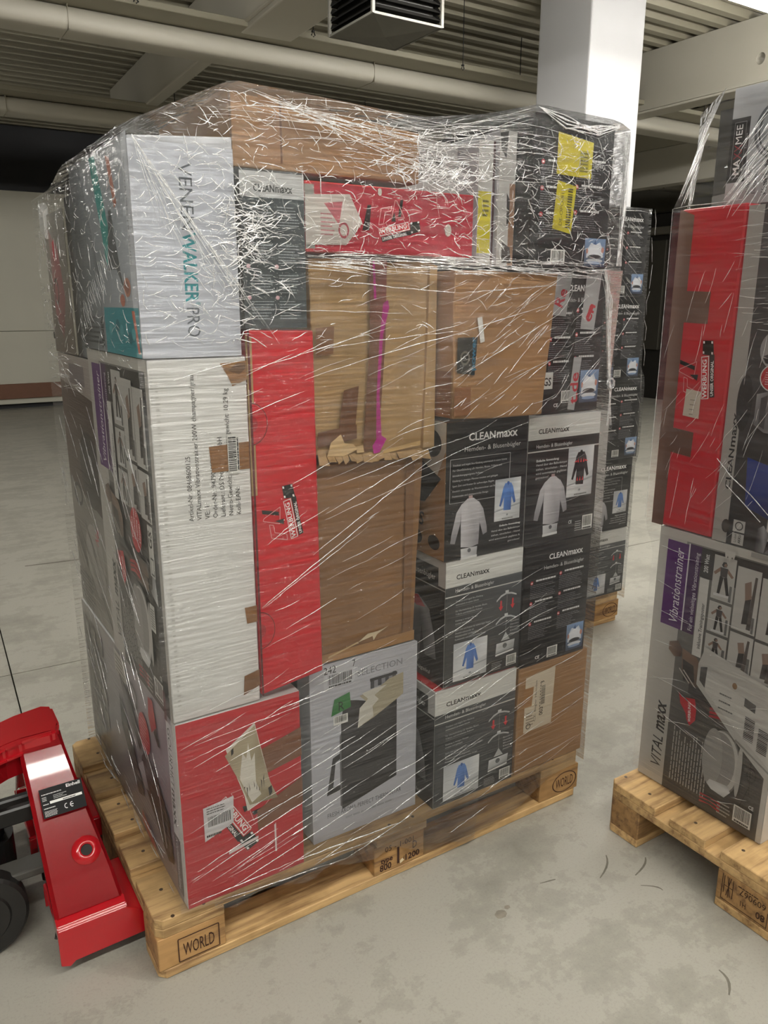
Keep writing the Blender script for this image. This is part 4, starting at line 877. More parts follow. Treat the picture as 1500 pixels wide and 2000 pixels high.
p.done('lettering'); g = Print(f3, t.o, t.base); g.rect(0, 0, 1, 1, '#d0c5b2'); g.barcode(.02, -.0, .98, 1, digits=False, bg='#d0c5b2'); g.done('barcode')
t = carton('shirt_ironer_box', 'black shirt ironer box with columns of small print, sitting on the brown parcel', .955, 1.182, 0, .38, .4545, .777, M_BLACK, BX); face_D(t)
t = carton('shirt_ironer_box', 'white banded shirt ironer box with black shirt and red arrows, right end of the load', .947, 1.186, 0, .38, .780, 1.095, M_WHITE, BX); face_B(t)
t = carton('shirt_ironer_box', 'black shirt ironer box crossed by printed clear tape beside the light brown parcel', .997, 1.190, .02, .38, 1.0985, 1.427, M_BLACK, BX); face_D(t, photo=(.66, .06, .99, .30), bc=(.34, .07, .56, .16))
p = pr(t)
for (u0, v0, u1, v1, s) in ((.10, .70, .42, .99, 'Re'), (.60, .60, .92, .99, 'en'), (.46, .02, .66, .40, 't.de')):
    p.poly([(u0, v0), (u1-.08, v0-.01), (u1, v1), (u0+.06, v1)], '#a7a7a8'); 
    p.text(s, u0+.16, v0+.04, .026, '#b8303c', 1, .045 if s != 't.de' else .075, math.pi/2 if s == 't.de' else 1.2)
p.poly([(.68, .68), (.74, .68), (.82, .76), (.76, .77)], '#b8303c'); p.rect(.0, .18, .18, .30, '#d5d5d2'); p.text('GS', .02, .205, .018, '#222222', 1, .026); p.done('printed_tape', None, 'clear tape with red lettering and a test mark')

# light brown parcel standing proud, crushed brown parcel, low brown carton, tall red box
t = carton('kraft_parcel', 'light brown square parcel with small black pouch bulging forward above the black shirt ironer box', .697, .985, -.030, .30, 1.112, 1.417, M_KRAFT, quad=[(.699, 1.116), (.957, 1.107), (.985, 1.418), (.697, 1.419)], sub=10, amp=.0035, seed=3)
p = pr(t); p.f.o.y -= .004
p.poly([(.02, .32), (.20, .30), (.22, .56), (.02, .56)], ['#34322e', '#4a473f', '#2b2a27', '#3b3933']); p.poly([(.165, .30), (.205, .30), (.225, .56), (.185, .56)], '#1b2c36'); p.text('power', .205, .33, .011, '#2c6d8c', 1, .07, math.pi/2, align='l'); p.ring(.10, .42, .05, .05, .3, '#6f6a60', 14); p.done('pouch')
p.poly([(.215, .69), (.265, .70), (.30, .53), (.255, .52)], '#ddddda'); p.done('white_tag'); p.poly([(0, .02), (.17, .02), (.17, .22), (0, .22)], '#8a6042'); p.done('packing_tape')
q = pr(t, t.L); q.f.o.x -= .003; q.rect(.78, .02, 1, .34, '#7a5238'); q.done('packing_tape')
t = carton('kraft_parcel', 'crushed yellowish brown parcel with a magenta and brown tape strip down its face', .392, .690, .03, .38, 1.054, 1.436, M_KRAFT2, quad=[(.402, 1.056), (.692, 1.040), (.690, 1.432), (.392, 1.438)], sub=14, amp=.0055, seed=11)
p = pr(t); p.f.o.y -= .009
B = '#69462f'
p.poly([(.36, .0), (.49, .02), (.55, .6), (.56, 1.0), (.42, 1.0), (.42, .6)], [B, B, '#6b4038', '#7a4440', '#6b4038', B]); p.poly([(.47, .0), (.52, .05), (.50, .30), (.53, .62), (.58, .76), (.57, .80), (.53, .78), (.50, .6), (.475, .3)], '#a3207a'); p.poly([(.445, 1.0), (.455, .8), (.475, .8), (.46, 1.0)], '#a3207a'); p.poly([(.45, -.015), (.50, -.01), (.56, .06), (.50, .09), (.44, .03)], '#b0268a')
p.done('packing_tape', None, 'brown tape edged in magenta')
p.poly([(.16, .12), (.30, .15), (.33, .36), (.21, .34)], B); p.poly([(.0, .05), (.31, .08), (.31, .155), (.0, .13)], B); p.poly([(.0, .52), (.13, .53), (.14, .67), (.0, .66)], '#7a5639'); p.done('packing_tape')
p.poly([(.07, .0), (.10, .07), (.18, .11), (.21, .06), (.28, .05), (.32, .02), (.20, -.01)], '#cdb183'); p.poly([(.30, .035), (.36, .04), (.37, .0), (.31, .0)], '#c4a97c'); p.poly([(.53, .0), (.86, .03), (.86, .005), (.53, -.02)], '#c9a871'); p.done('torn_paper', None, 'pale torn paper edge at the crushed bottom')
bm = bmesh.new()
for k in range(16):
    x = .405+.017*k; z = 1.05-.0009*k; v = [bm.verts.new(p_) for p_ in ((x, .028, z+.012), (x+.017, .028, z+.012), (x+.017+U(-.004, .004), .012+U(-.004, .006), z-.006+U(-.006, .004)), (x+U(-.004, .004), .012+U(-.004, .006), z-.006+U(-.006, .004)))]; bm.faces.new(v)
bm_link('crushed_rim', bm, M_KRAFT2, t.o, t.base, normals=False)
bm = bmesh.new(); hexa(bm, [(.66, .022, 1.05), (.69, .022, 1.05), (.69, .022, 1.43), (.672, .022, 1.43), (.66, .03, 1.05), (.69, .03, 1.05), (.69, .03, 1.43), (.672, .03, 1.43)]); bm_link('corner_flap', bm, M_KRAFT2, t.o, t.base)
t = carton('kraft_parcel', 'plain dark brown carton under the crushed parcel, on top of the white coffee machine box', .402, .672, .045, .38, .591, 1.036, M_KRAFT3, quad=[(.402, .593), (.655, .593), (.678, 1.026), (.402, 1.036)], sub=6, amp=.002, seed=5)
p = pr(t); p.f.o.y -= .004; p.poly([(.87, 0), (.955, .0), (.99, 1), (.90, 1)], '#7c5a3d'); p.poly([(.0, .0), (1., .0), (1., .055), (0, .045)], '#a27a4e'); p.done('board_seam')
p.poly([(.40, .065), (.50, .10), (.62, .10), (.72, .115), (.60, .085), (.56, .055), (.55, .08), (.44, .07)], '#d2c1a0'); p.poly([(.1, .03), (.4, .07), (.4, .062), (.1, .02)], '#c9ad80'); p.done('torn_paper')
t = carton('tall_red_box', 'tall narrow red box with round finger holes and black film strip mark', .2505, .388, 0, .38, .610, 1.305, M_RED, quad=[(.2505, .582), (.392, .600), (.386, 1.305), (.2505, 1.308)])
p = pr(t); ad_mark(p, .55, .50, .085, math.pi/2-.05)
p.done('lettering')
for v in (.765, .195):
    for s in (1, .96): p.ell(.0, v, .24*s, .055*s, '#4a1418' if s == 1 else '#c1212e', 20, -math.pi/2, math.pi/2)
    p.ell(.0, v, .10, .022, '#a02029', 14, -math.pi/2, math.pi/2)
p.done('finger_hole'); p.rect(.0, .0, .03, 1, '#5c1c20'); p.done('board_seam')
bm = bmesh.new(); hexa(bm, [(.2485, -.001, 1.0), (.2595, -.001, 1.0), (.2600, -.001, 1.295), (.2485, -.001, 1.300), (.2485, .004, 1.0), (.2595, .004, 1.0), (.26, .004, 1.295), (.2485, .004, 1.3)], .001); bm_link('worn_edge', bm, M_KRAFT2, t.o, t.base)

# tall vibration trainer box, its twin-sized neighbour behind
t = carton('vibration_trainer_box', 'tall white end vibration trainer box with printed article text, left edge of the big load', .067, .2475, 0, .435, .573, 1.261, M_WHITE, 'vibration trainer boxes')
p = pr(t); a = math.pi/2
for i, (s, wd, v) in enumerate([('Artikel-Nr: 08468600125', .112, .575), ('VITALmaxx Vibrationstrainer 200W champagner/grau', .245, .575), ('VE: 1', .025, .575), ('Order-Nr.: 94790/307124', .118, .575), ('Lieferant.: DS Produkte GmbH', .14, .575), ('Netto-Gewicht: 9.16 kg Bruttogewicht: 10.29 kg', .22, .575), ('Kolli-EAN:', .05, .575)]):
    p.text(s, .36+.085*i, v, .0088, '#3c3c3b', 0, wd*1.08, a)
p.done('lettering')
f3 = Face(t.F.o+t.F.u*.158+t.F.v*.475, (0, 0, 1), (-1, 0, 0), .075, .022); f3.n = t.F.n; f3.k = 30; g = Print(f3, t.o, t.base); g.barcode(0, 0, 1, 1, bg='#cfcfcb'); g.done('barcode')
p.poly([(.58, .70), (.99, .70), (.99, .775), (.56, .77)], '#8a6038'); p.poly([(.80, .03), (1, .05), (1, .10), (.82, .09)], '#7d5838'); p.poly([(.88, .25), (1, .25), (1, .30), (.86, .30)], '#8a6038'); p.poly([(.72, .985), (1, .99), (1, .94), (.84, .925), (.80, .95)], '#8d6844'); p.done('packing_tape')
p.poly([(.80, .965), (.90, .985), (.99, .985), (.99, .97), (.92, .955)], '#6b4f38'); p.micro(.06, .05, .10, .95, 60, '#c2c2be', .3, .5); p.rect(0, .93, 1, .932, '#c0c0bc'); p.done('board_damage')
face_trainer(t, t.L)
q = pr(t, t.L); q.rect(.885, .42, .955, .565, '#c9c9c4'); q.rect(.90, .425, .945, .475, '#4a4a48'); q.rect(.905, .43, .94, .47, '#c9c9c4'); q.text('GS', .94, .50, .020, '#2a2a28', 1, .035, math.pi/2)
q.ell(.70, .52, .085, .065, '#c32b38', 28)
for k, s in enumerate(('Für das', 'Ganzkörper-', 'training zu', 'Hause!')): q.text(s, .655+.038*k, .49, .0085, '#f0d8da', 1, .012+.0045*len(s), math.pi/2)
q.rect(.83, .25, .90, .33, '#cfcfca'); q.micro(.84, .26, .89, .32, 8, '#555555', .5, 0); q.rect(.93, 0, .965, .09, '#4f2630'); q.done('sticker')
t = carton('bowl_picture_box', 'dim brown and grey printed box behind the tall vibration trainer box', .072, .245, .445, .79, .573, 1.235, M_GREY)
q = pr(t, t.L); q.poly([(0, 0), (1, 0), (1, 1), (0, 1)], ['#8f8a80', '#9a968c', '#6f6a68', '#827c78']); q.poly([(.0, .52), (1, .45), (1, .86), (.0, .90)], ['#5c4a42', '#3b2e2b', '#4c3c38', '#6e5c54']); q.ell(.72, .60, .30, .14, '#30282a', 24); q.poly([(0, .9), (1, .86), (1, 1), (0, 1)], '#a89f9a'); q.rect(.35, .90, .8, .97, '#7d7376')
q.ring(.25, .47, .14, .045, .3, '#2b2a2a', 16); q.ell(.62, .25, .28, .14, '#a5a29c', 24); q.text('Neu', .75, .32, .03, '#b9434d', 1, .05, 1.2)
for k in range(26): u = U(0, .8); v = U(.0, .3); q.line(u, v+.1, u+.25, v, U(.0015, .005), ('#55504a', '#b4afa5', '#6b665e')[k % 3])
q.micro(.05, .02, .5, .16, 9, '#4b4742', .3); q.done('picture')
t = carton('black_grocery_box', 'narrow black strip of a box behind the walking trainer box under clouded film', .075, .235, .43, .56, 1.2375, 1.575, M_GREY)
q = pr(t, t.L); q.poly([(0, 0), (.35, 0), (.35, 1), (0, 1)], '#25282c'); q.poly([(.35, 0), (1, 0), (1, 1), (.35, 1)], ['#4a5058', '#9aa0a6', '#6b737b', '#454b54']); q.rect(.5, .1, .9, .4, '#a4a8ac'); q.micro(.5, .1, .9, .4, 7, '#44484c', .5); q.done('picture')
t = carton('pink_splash_box', 'pale box with pink splash print at the top back left corner of the load', .070, .235, .563, .79, 1.2375, 1.555, M_SHADE)
q = pr(t, t.L); q.poly([(0, 0), (1, 0), (1, 1), (0, 1)], ['#5a4c44', '#6a5d52', '#8f8d88', '#aaa69c']); q.poly([(.2, .9), (.6, .75), (.75, .4), (.5, .1), (.2, .3)], ['#b99a96', '#b36a70', '#8d4a4e', '#7a4a48', '#a35a60']); q.poly([(.35, .8), (.45, .82), (.42, .66), (.36, .68)], '#e2384e'); q.ring(.35, .45, .12, .10, .3, '#3a302c', 12); q.done('picture')
p = pr(t); 
bm = bmesh.new(); hexa(bm, [(.062, .745, 1.50), (.075, .745, 1.50), (.075, .745, 1.575), (.062, .745, 1.56), (.062, .80, 1.52), (.08, .80, 1.52), (.08, .80, 1.59), (.062, .80, 1.585)], .003); bm_link('bent_lid_corner', bm, M_WHITE, t.o, t.base)

t = carton('walking_trainer_box', 'white box lettered in grey and teal down its face, top left corner of the load', .062, .2395, 0, .425, 1.2635, 1.618, M_PALE, quad=[(.062, 1.2635), (.2395, 1.2635), (.2395, 1.626), (.062, 1.612)])
p = pr(t); p.rect(0, 0, 1, .985, '#bdc1ca'); p.done('printed_panel')
a = -math.pi/2; p.text('VENEN', .455, .905, .0225, '#4f555c', 0, .108, a); p.text('WALKER', .455, .59, .0225, '#17868e', 1, .112, a); p.text('PRO', .455, .245, .0225, '#5f656c', 0, .052, a); p.text('®', .55, .268, .008, '#1f8f96', 0, .006, a); p.done('lettering')
q = pr(t, t.L); q.poly([(0, 0), (1, 0), (1, 1), (0, 1)], ['#6b7278', '#b9bec6', '#b4bac2', '#888f97']); q.rect(.45, .0, .995, .235, '#2f8f9b'); q.poly([(.40, .98), (.50, .98), (.72, .42), (.58, .42)], '#2f9a94'); q.poly([(.0, 0), (.42, 0), (.42, .4), (.2, .98), (.0, .98)], ['#3a3f44', '#8c9298', '#5a6066', '#7b8289', '#4a5056'])
q.poly([(.58, .42), (.72, .42), (.83, .30), (.78, .40), (.70, .70), (.66, .70)], '#55585c'); q.poly([(.68, .95), (.74, .93), (.80, .72), (.76, .70)], '#c57d66'); q.ell(.86, .33, .05, .045, '#9a6a5a', 18); q.ring(.86, .33, .05, .045, .35, '#c28872', 18); q.ell(.78, .27, .035, .03, '#c27c68', 14); q.poly([(.90, .22), (.94, .22), (.985, .02), (.955, .02)], '#c4654e')
for k in range(7): q.ell(.55+.06*k, .12+.03*math.sin(k), .03, .03, ('#5aa9b2', '#3f98a3', '#1f6f7b')[k % 3], 9)
q.text('VENEN', .42, .02, .02, '#2a3034', 1, .06, math.pi/2); q.micro(.05, .04, .36, .2, 6, '#3a3f44', .4); q.text('WALKINGTRAINER', .94, .9, .009, '#6f757b', 0, .17, a); q.done('picture')

t = carton('steam_cleaner_box', 'narrow grey box with white head band between the white corner box and the red one', .2425, .373, 0, .36, 1.3105, 1.580, M_GREY)
p = pr(t); p.rect(0, 0, 1, .985, '#41494d'); p.rect(.03, .83, 1, .985, '#babcbd'); p.rect(.0, 0, .05, 1, '#1e2022'); p.done('printed_panel')
logo(p, .53, .865, .0115, '#2f3436', .075, 'c')
for cx in (.16, .58):
    for v in (.66, .42, .23, .06): p.micro(cx, v, cx+.34, v+.13, 7, '#9aa2a6', .32, .3)
    for v in (.40, .20): p.ell(cx-.03, v, .03, .014, '#c8a0a8', 12)
p.done('lettering')
t = carton('kraft_parcel', 'brown carton peaking highest on the load, under taut film near the left corner', .243, .64, .02, .40, 1.5835, 1.703, M_KRAFT, quad=[(.243, 1.5835), (.64, 1.5835), (.64, 1.676), (.243, 1.703)])
p = pr(t); p.rect(.14, .1, .24, 1, '#a07a58'); p.rect(.24, .1, .25, 1, '#6e4c33'); p.rect(0, 0, .012, 1, '#5d452c'); p.done('board_seam')

t = carton('flat_red_box', 'wide flat red box with torn white label lying on the crushed brown parcel', .3765, .768, .005, .115, 1.4465, 1.570, M_RED)
p = pr(t); p.rect(.04, .02, .995, .98, '#ab1c34'); p.rect(0, .05, .05, .95, '#8d8b86'); p.done('printed_panel'); ad_mark(p, .50, .38, .075, 0); p.poly([(.31, .35), (.34, .72), (.36, .72), (.35, .35)], '#1c1416'); p.done('lettering')
p.poly([(.0, .10), (.0, .80), (.24, .85), (.31, .45), (.22, .12)], ['#b9b4ae', '#c6c1bb', '#b8b2ac', '#cfcac4', '#aba59f']); p.poly([(.10, .70), (.20, .74), (.18, .40)], '#b5656e'); p.ring(.205, .33, .03, .12, .3, '#a04a54', 14); p.micro(.08, .25, .16, .6, 6, '#a8606a', .3); p.ell(.83, .42, .022, .10, '#bdb9b0', 8); p.ell(.41, .92, .012, .06, '#bdb9b0', 7); p.done('torn_label')
t = carton('upright_white_box', 'white box lettered upside along its head, standing behind the flat red box', .655, .818, .13, .38, 1.4465, 1.690, M_PALE)
p = pr(t); p.rect(0, 0, 1, 1, '#aeaeae'); p.done('printed_panel'); logo(p, .45, .82, .014, '#3a3a3c', .10, 'c'); p.text('Dampf-Reiniger', .5, .72, .009, '#4a4a4c', 0, .075, align='c'); p.done('lettering')
t = carton('sticker_box', 'narrow grey white box with a yellow sticker right of the flat red box', .822, .868, .06, .38, 1.436, 1.690, M_PALE)
p = pr(t); p.rect(0, 0, 1, 1, '#b3b3b0'); p.rect(.86, 0, 1, 1, '#3a1c24'); p.done('printed_panel'); p.rect(.02, .10, .80, .60, '#c9c02c'); p.micro(.3, .4, .7, .55, 4, '#55511a', .5); p.done('yellow_sticker')
t = carton('grey_white_box', 'narrow white box with dark spots tucked left of the top right black box', .871, .918, .05, .38, 1.436, 1.712, M_PALE)
p = pr(t); p.rect(0, 0, 1, 1, '#b1b0ad'); p.rect(.66, 0, 1, .62, '#8a6548'); p.poly([(.0, .98), (.5, 1), (.4, .8), (.1, .86)], '#3a3a3a'); p.poly([(.55, .3), (.7, .34), (.7, .5), (.5, .55)], '#2c2826'); p.poly([(.3, .02), (.9, .02), (.8, .14), (.3, .18)], '#3c3430'); p.done('printed_panel')
t = carton('shirt_ironer_box', 'glossy black shirt ironer box with two yellow stickers, top right corner of the load', .9215, 1.165, 0, .38, 1.4295, 1.742, M_BLACK, BX, quad=[(.9215, 1.4305), (1.163, 1.433), (1.168, 1.739), (.9245, 1.744)])
face_D(t, head=False, photo=(.70, .02, .98, .22), bc=(.26, .03, .44, .13), col='#121214')
p = pr(t); p.text('ügler', .74, .70, .012, '#c9c9c9', 0, .035); p.poly([(.28, .63), (.72, .62), (.73, .86), (.28, .90)], ['#b8ab1e', '#c9bd2a', '#cdc233', '#beb222']); p.rect(.56, .66, .68, .80, '#a29a22'); p.micro(.57, .66, .67, .80, 6, '#5c5814', .4, .1)
p.poly([(.26, .27), (.50, .24), (.54, .56), (.30, .59)], ['#b8ab1e', '#c9bd2a', '#cdc233', '#beb222']); p.text('DE-OPO-811', .375, .29, .009, '#4a4712', 0, .078, 1.52)
for k in range(16): v = .28+.017*k; p.poly([(.42+.001*k, v), (.48+.001*k, v-.004), (.48+.001*k, v+U(.004, .010)), (.42+.001*k, v+U(.006, .011))], '#4a4712')
p.done('yellow_sticker')
p.ell(.25, .96, .18, .05, '#0a0a0a', 16); p.done('printed_panel')

# ------------------------------------------------------------------ further load: one column of black boxes
BK = 'shirt ironer boxes stacked on the furthest pallet'
def far(z0, z1, fn, label, x0=2.035, x1=2.285, mat=M_BLACK, **k):
    t = carton('shirt_ironer_box', label, x0, x1, .80, 1.15, z0, z1, mat, BK); fn(t, **k); return t
far(Z0, .432, face_C, 'grey banded shirt ironer box at the foot of the furthest stack', mat=M_WHITE)
far(.4345, .735, face_A, 'shirt ironer box with white torso picture, second from the pallet in the furthest stack', mat=M_BLACK)
far(.7375, 1.058, face_D, 'black small print box in the middle of the furthest stack, jutting right', 2.05, 2.305)
far(1.061, 1.378, face_D, 'black small print box under the topmost one of the furthest stack', 2.03, 2.277)
far(1.381, 1.697, face_D, 'topmost black box of the furthest stack, in front of the white column', 2.015, 2.262)

# ------------------------------------------------------------------ right hand load
t = carton('vibration_trainer_box', 'tall vibration trainer box with purple strip standing on the right pallet', 1.252, 1.43, -.512, -.160, Z0, .828, M_WHITE, 'vibration trainer boxes')
p = face_trainer(t, t.L); q = pr(t, t.L)
q.poly([(.42, .55), (.46, .62), (1.0, .56), (1.0, .24), (.75, .33), (.42, .47)], '#bdbbb7'); q.poly([(.49, .53), (1.0, .47), (1.0, .29), (.74, .37), (.49, .46)], '#c9c7c3'); q.poly([(.44, .54), (.49, .55), (.485, .47), (.44, .49)], '#4c4a49')
f3 = Face(t.L.o+t.L.u*t.L.w*.80+t.L.v*t.L.h*.37, (0, -.12, 1), (0, 1, .12), .075, .03); f3.n = t.L.n; f3.k = 60
q.micro(.60, .42, .72, .50, 3, '#666666', .2); q.poly([(.78, .50), (.86, .49), (.86, .46), (.78, .47)], '#555555'); q.ell(.70, .525, .018, .012, '#8a6a4a', 10); q.line(.75, .335, 1.0, .275, .005, '#8f8d89')
for cu in (.80, .90):
    for k in range(14): v = .355+.0062*k-.02*(cu > .85); q.line(cu, v, cu+.07, v-.004, U(.0012, .003), '#3a3836')
q.done('document_pouch', None, 'clear pouch with white waybill')
q.poly([(.70, 1), (1, 1), (1, .985), (.7, .985)], '#9b9893'); q.poly([(.52, .985), (.60, .985), (.59, .955), (.575, .965), (.56, .945), (.545, .965), (.53, .95)], '#c9c6c1'); q.done('board_damage')
p = pr(t); p.rect(0, 0, 1, 1, '#c3c1bd'); p.done('printed_panel')
t = carton('rounded_red_box', 'tall red box with brown taped left edge standing on the vibration trainer box', 1.25, 1.40, -.298, -.132, .8305, 1.558, M_RED, bev=.007)
q = pr(t, t.L); TB = '#6b4a3c'
q.poly([(.0, .0), (.20, .0), (.22, .3), (.23, .98), (.0, 1.0)], [TB, TB, TB, '#76564a', '#7c5e52']); q.poly([(.0, .255), (.55, .245), (.56, .325), (.0, .335)], TB); q.poly([(.0, .665), (.60, .66), (.60, .755), (.0, .76)], '#75574a'); q.done('packing_tape', None, 'brown tape along the left edge and across')
ad_mark(q, .66, .50, .10, math.pi/2-.12); q.done('lettering'); q.poly([(.36, .375), (.62, .37), (.62, .455), (.38, .46)], '#c9c2b4'); q.micro(.46, .38, .54, .44, 4, '#8a8478', .2); q.done('white_sticker')
t = carton('vacuum_cleaner_box', 'tall dark box with blue cordless vacuum picture beside the rounded red box', 1.25, 1.40, -.66, -.302, .8305, 1.551, M_WHITE)
q = pr(t, t.L); G1 = '#3a393b'
q.rect(0, 0, 1, 1, '#a9a6a1'); q.poly([(.10, 0), (1, 0), (1, 1), (.10, 1)], ['#2a292b', '#353437', '#59585a', '#4c4b4d']); q.poly([(.10, .86), (1, .86), (1, 1), (.10, 1)], ['#5a595b', '#4e4d50', '#39393b', '#3c3b3d']); q.done('printed_panel')
logo(q, .085, .17, .012, '#242326', .17, 'l', math.pi/2); q.micro(.30, .36, .42, .42, 6, '#28272a', .2); q.text('NEU!', .43, .66, .022, '#dcdcdc', 1, .075, -math.pi/2); q.done('lettering')
q.ell(.30, .705, .10, .050, '#b32a36', 26); q.ring(.30, .705, .10, .050, .08, '#d8d8d8', 26); q.micro(.24, .68, .36, .73, 5, '#e6c0c4', .3, .3)
q.ell(.30, .60, .125, .060, '#9c9a9b', 28); q.poly([(.20, .58), (.30, .60), (.33, .64), (.40, .62), (.41, .56), (.28, .565)], ['#3b3d44', '#52555e', '#6a6f7c', '#565b68', '#777b88', '#2e2f34']); q.poly([(.20, .575), (.34, .57), (.36, .555), (.22, .56)], '#26262a')
q.ell(.28, .52, .085, .040, '#b8222f', 24); q.ring(.28, .52, .085, .040, .08, '#cfcfcf', 24); q.micro(.23, .50, .33, .54, 6, '#e6c0c4', .3, .3)
q.ell(.115, .44, .05, .085, '#2c2b2e', 20); q.poly([(.19, .47), (.26, .48), (.55, .47), (.55, .355), (.26, .36), (.19, .38)], ['#a3a2a4', '#77767a', '#a9a8aa', '#5f5e62', '#8d8c90', '#6f6e72']); q.poly([(.22, .46), (.26, .47), (.26, .37), (.22, .38)], '#4b4a4e')
q.poly([(.33, .465), (.60, .45), (.60, .37), (.32, .38)], ['#1f2a5e', '#28356f', '#1a2450', '#232f68']); q.poly([(.18, .28), (.38, .26), (.42, .13), (.36, .105), (.20, .13)], ['#1f3a8c', '#24418f', '#162a66', '#122355', '#1b3279'])
q.poly([(.38, .26), (.50, .27), (.50, .13), (.42, .13)], ['#c9c9c9', '#9a9a9c', '#6b6b6e', '#3b3b3e']); q.poly([(.50, .30), (.62, .28), (.62, .12), (.46, .10)], '#2a2a2d'); q.ell(.09, .055, .03, .022, '#3b342f', 12)
q.rect(.14, .045, .22, .082, '#bdbbb8'); q.rect(.14, .005, .22, .040, '#bdbbb8'); q.ring(.18, .064, .028, .014, .25, '#333333', 14); q.text('AKKU', .20, .010, .006, '#333333', 1, .02, math.pi/2, ); q.text('Li-ion', .17, .010, .006, '#333333', 0, .02, math.pi/2)
q.poly([(.36, .04), (.50, .04), (.50, .105), (.36, .105)], '#cfcdca'); q.text('power', .49, .055, .010, '#1c1c1e', 1, .035, math.pi/2); q.micro(.37, .05, .44, .10, 4, '#8a3a42', .4); q.poly([(.30, .0), (.36, .0), (.38, .06), (.34, .085), (.30, .07)], ['#3b3b3e', '#8d8d90', '#5a5a5d', '#a5a5a8', '#2e2e31']); q.poly([(.36, .0), (.48, -.0), (.42, .035)], '#6d6d70')
q.rect(.235, .80, .33, .845, '#c9c8c6'); q.text('GS', .31, .77, .016, '#d8d8d8', 1, .03, math.pi/2); q.ring(.27, .80, .06, .045, .2, '#9b9a9c', 18); q.done('picture')
t = carton('kettle_box', 'white box with black name panel and steel kettle handle, top of the right load', 1.30, 1.46, -.62, -.205, 1.5605, 1.795, M_PALE)
q = pr(t, t.L); q.poly([(0, 0), (1, 0), (1, 1), (0, 1)], ['#a8acae', '#8f9699', '#b5b8bb', '#b9bbbf']); q.rect(.0, .20, .105, .745, '#232022'); q.done('printed_panel')
for a_ in ((.02, .24, .085, .24), (.02, .71, .085, .71), (.02, .24, .02, .71), (.085, .24, .085, .71)): q.line(*a_, .0007, '#9a9a9a')
a = math.pi/2; q.text('MA', .068, .26, .0145, '#e9e9e9', 1, .031, a); q.text('XX', .073, .395, .018, '#8f2430', 0, .030, a); q.text('MEE', .066, .52, .0145, '#e9e9e9', 0, .040, a); q.text('Exclusive', .098, .48, .005, '#a8a8a8', 0, .03, a)
q.text('Elektrischer', .14, .08, .0085, '#3a3d40', 0, .055, a); q.text('Edelstahl-', .175, .08, .0085, '#3a3d40', 0, .05, a); q.text('Wasserkocher', .235, .06, .011, '#3a3d40', 1, .075, a); q.done('lettering')
for k, (ru, c) in enumerate(((.135, '#5f6267'), (.122, '#9fa3a8'), (.112, '#3f4246'), (.104, '#9aa0a3'))): q.ell(.27, .60, ru, ru*1.85, c, 34)
q.poly([(.18, .93), (.30, .97), (.42, .96), (.42, .90), (.24, .90)], ['#9b9ea3', '#6d7074', '#85888d', '#a8abb0', '#b0b3b8']); q.done('picture')
t = carton('kettle_box', 'dark lettered box with crumpled film leaning behind the white kettle box', 1.47, 1.66, -.30, -.050, 1.5605, 1.80, M_GREY)
q = pr(t, t.L); q.poly([(0, 0), (1, 0), (1, 1), (0, 1)], ['#55544f', '#7a7875', '#3a3938', '#2f2e2d']); q.text('MAXX', .75, .1, .03, '#c9c9c9', 1, .09, math.pi/2); q.poly([(0, 0), (1, 0), (1, .3), (0, .2)], '#8f8f8c'); q.done('printed_panel')
t = carton('support_carton', 'plain brown carton carrying the dark lettered box on the back of the right load', 1.47, 1.75, -.52, -.155, Z0, 1.558, M_KRAFT3)

# ================================================================== STRETCH FILM
M_FILM = film_mat('stretch_film', .026, .42, 1.43); M_FILML = film_mat('stretch_film_side', .016, .0, 1.43, .5, .28, .6); M_FILM2 = film_mat('stretch_film_right', .03, -.9, 1.55, .7); M_FILM3 = film_mat('stretch_film_far', .03, .8, 1.3)
def interp(pts, x):
    if x <= pts[0][0]: return pts[0][1]
    for (a, b), (c, d) in zip(pts, pts[1:]):
        if x <= c: return b+(d-b)*(x-a)/(c-a)
    return pts[-1][1]
def sm(a, b, x): t = max(0, min(1, (x-a)/(b-a))); return t*t*(3-2*t)
XL, XR, YF, YB = .050, 1.208, -.009, .804
TOPF = [(.05, 1.622), (.062, 1.630), (.24, 1.712), (.42, 1.706), (.62, 1.698), (.78, 1.722), (.922, 1.757), (1.168, 1.752), (1.212, 1.735)]
BOTF = [(.05, .150), (.25, .132), (.5, .108), (.62, .085), (.72, .040), (.86, .030), (.97, .050), (1.08, .105), (1.212, .115)]
def fy(x, z):
    b = sm(.60, .70, x)*(1-sm(.985, 1.08, x))*sm(1.02, 1.13, z)*(1-sm(1.41, 1.50, z))
    d = noise.noise(Vector((x*5, 0, z*5)))*.0015
    return YF - .033*b + d
def top_left(y): return 1.626-.006*(y/.8)-.028*sm(.42, .6, y)
def top_back(x): return interp([(.05, 1.62), (.26, 1.708), (.9, 1.75), (1.212, 1.735)], x)-.028*(1-sm(.05, .25, x))
def top_right(y): return 1.735
def side_left(y, z): return XL + .006*noise.noise(Vector((y*4, z*4, 3))) 
def grid(fn, nu, nv):
    V = [fn(i/nu, j/nv) for j in range(nv+1) for i in range(nu+1)]
    F = [[j*(nu+1)+i, j*(nu+1)+i+1, (j+1)*(nu+1)+i+1, (j+1)*(nu+1)+i] for j in range(nv) for i in range(nu)]
    return V, F
def front(u, v): x = XL+(XR-XL)*u; z = BOTF and interp(BOTF, x)+(interp(TOPF, x)-interp(BOTF, x))*v; return (x, fy(x, z), z)
def left(u, v): y = YB+(YF-YB)*u; zt = top_left(y); z = .152+(zt-.152)*v; return (side_left(y, z) if 0 < u < 1 else XL, y, z)
def right(u, v): y = YF+(YB-YF)*u; z = .112+(top_right(y)-.112)*v; return (XR+(.006*noise.noise(Vector((y*4, z*4, 9))) if 0 < u < 1 else 0), y, z)
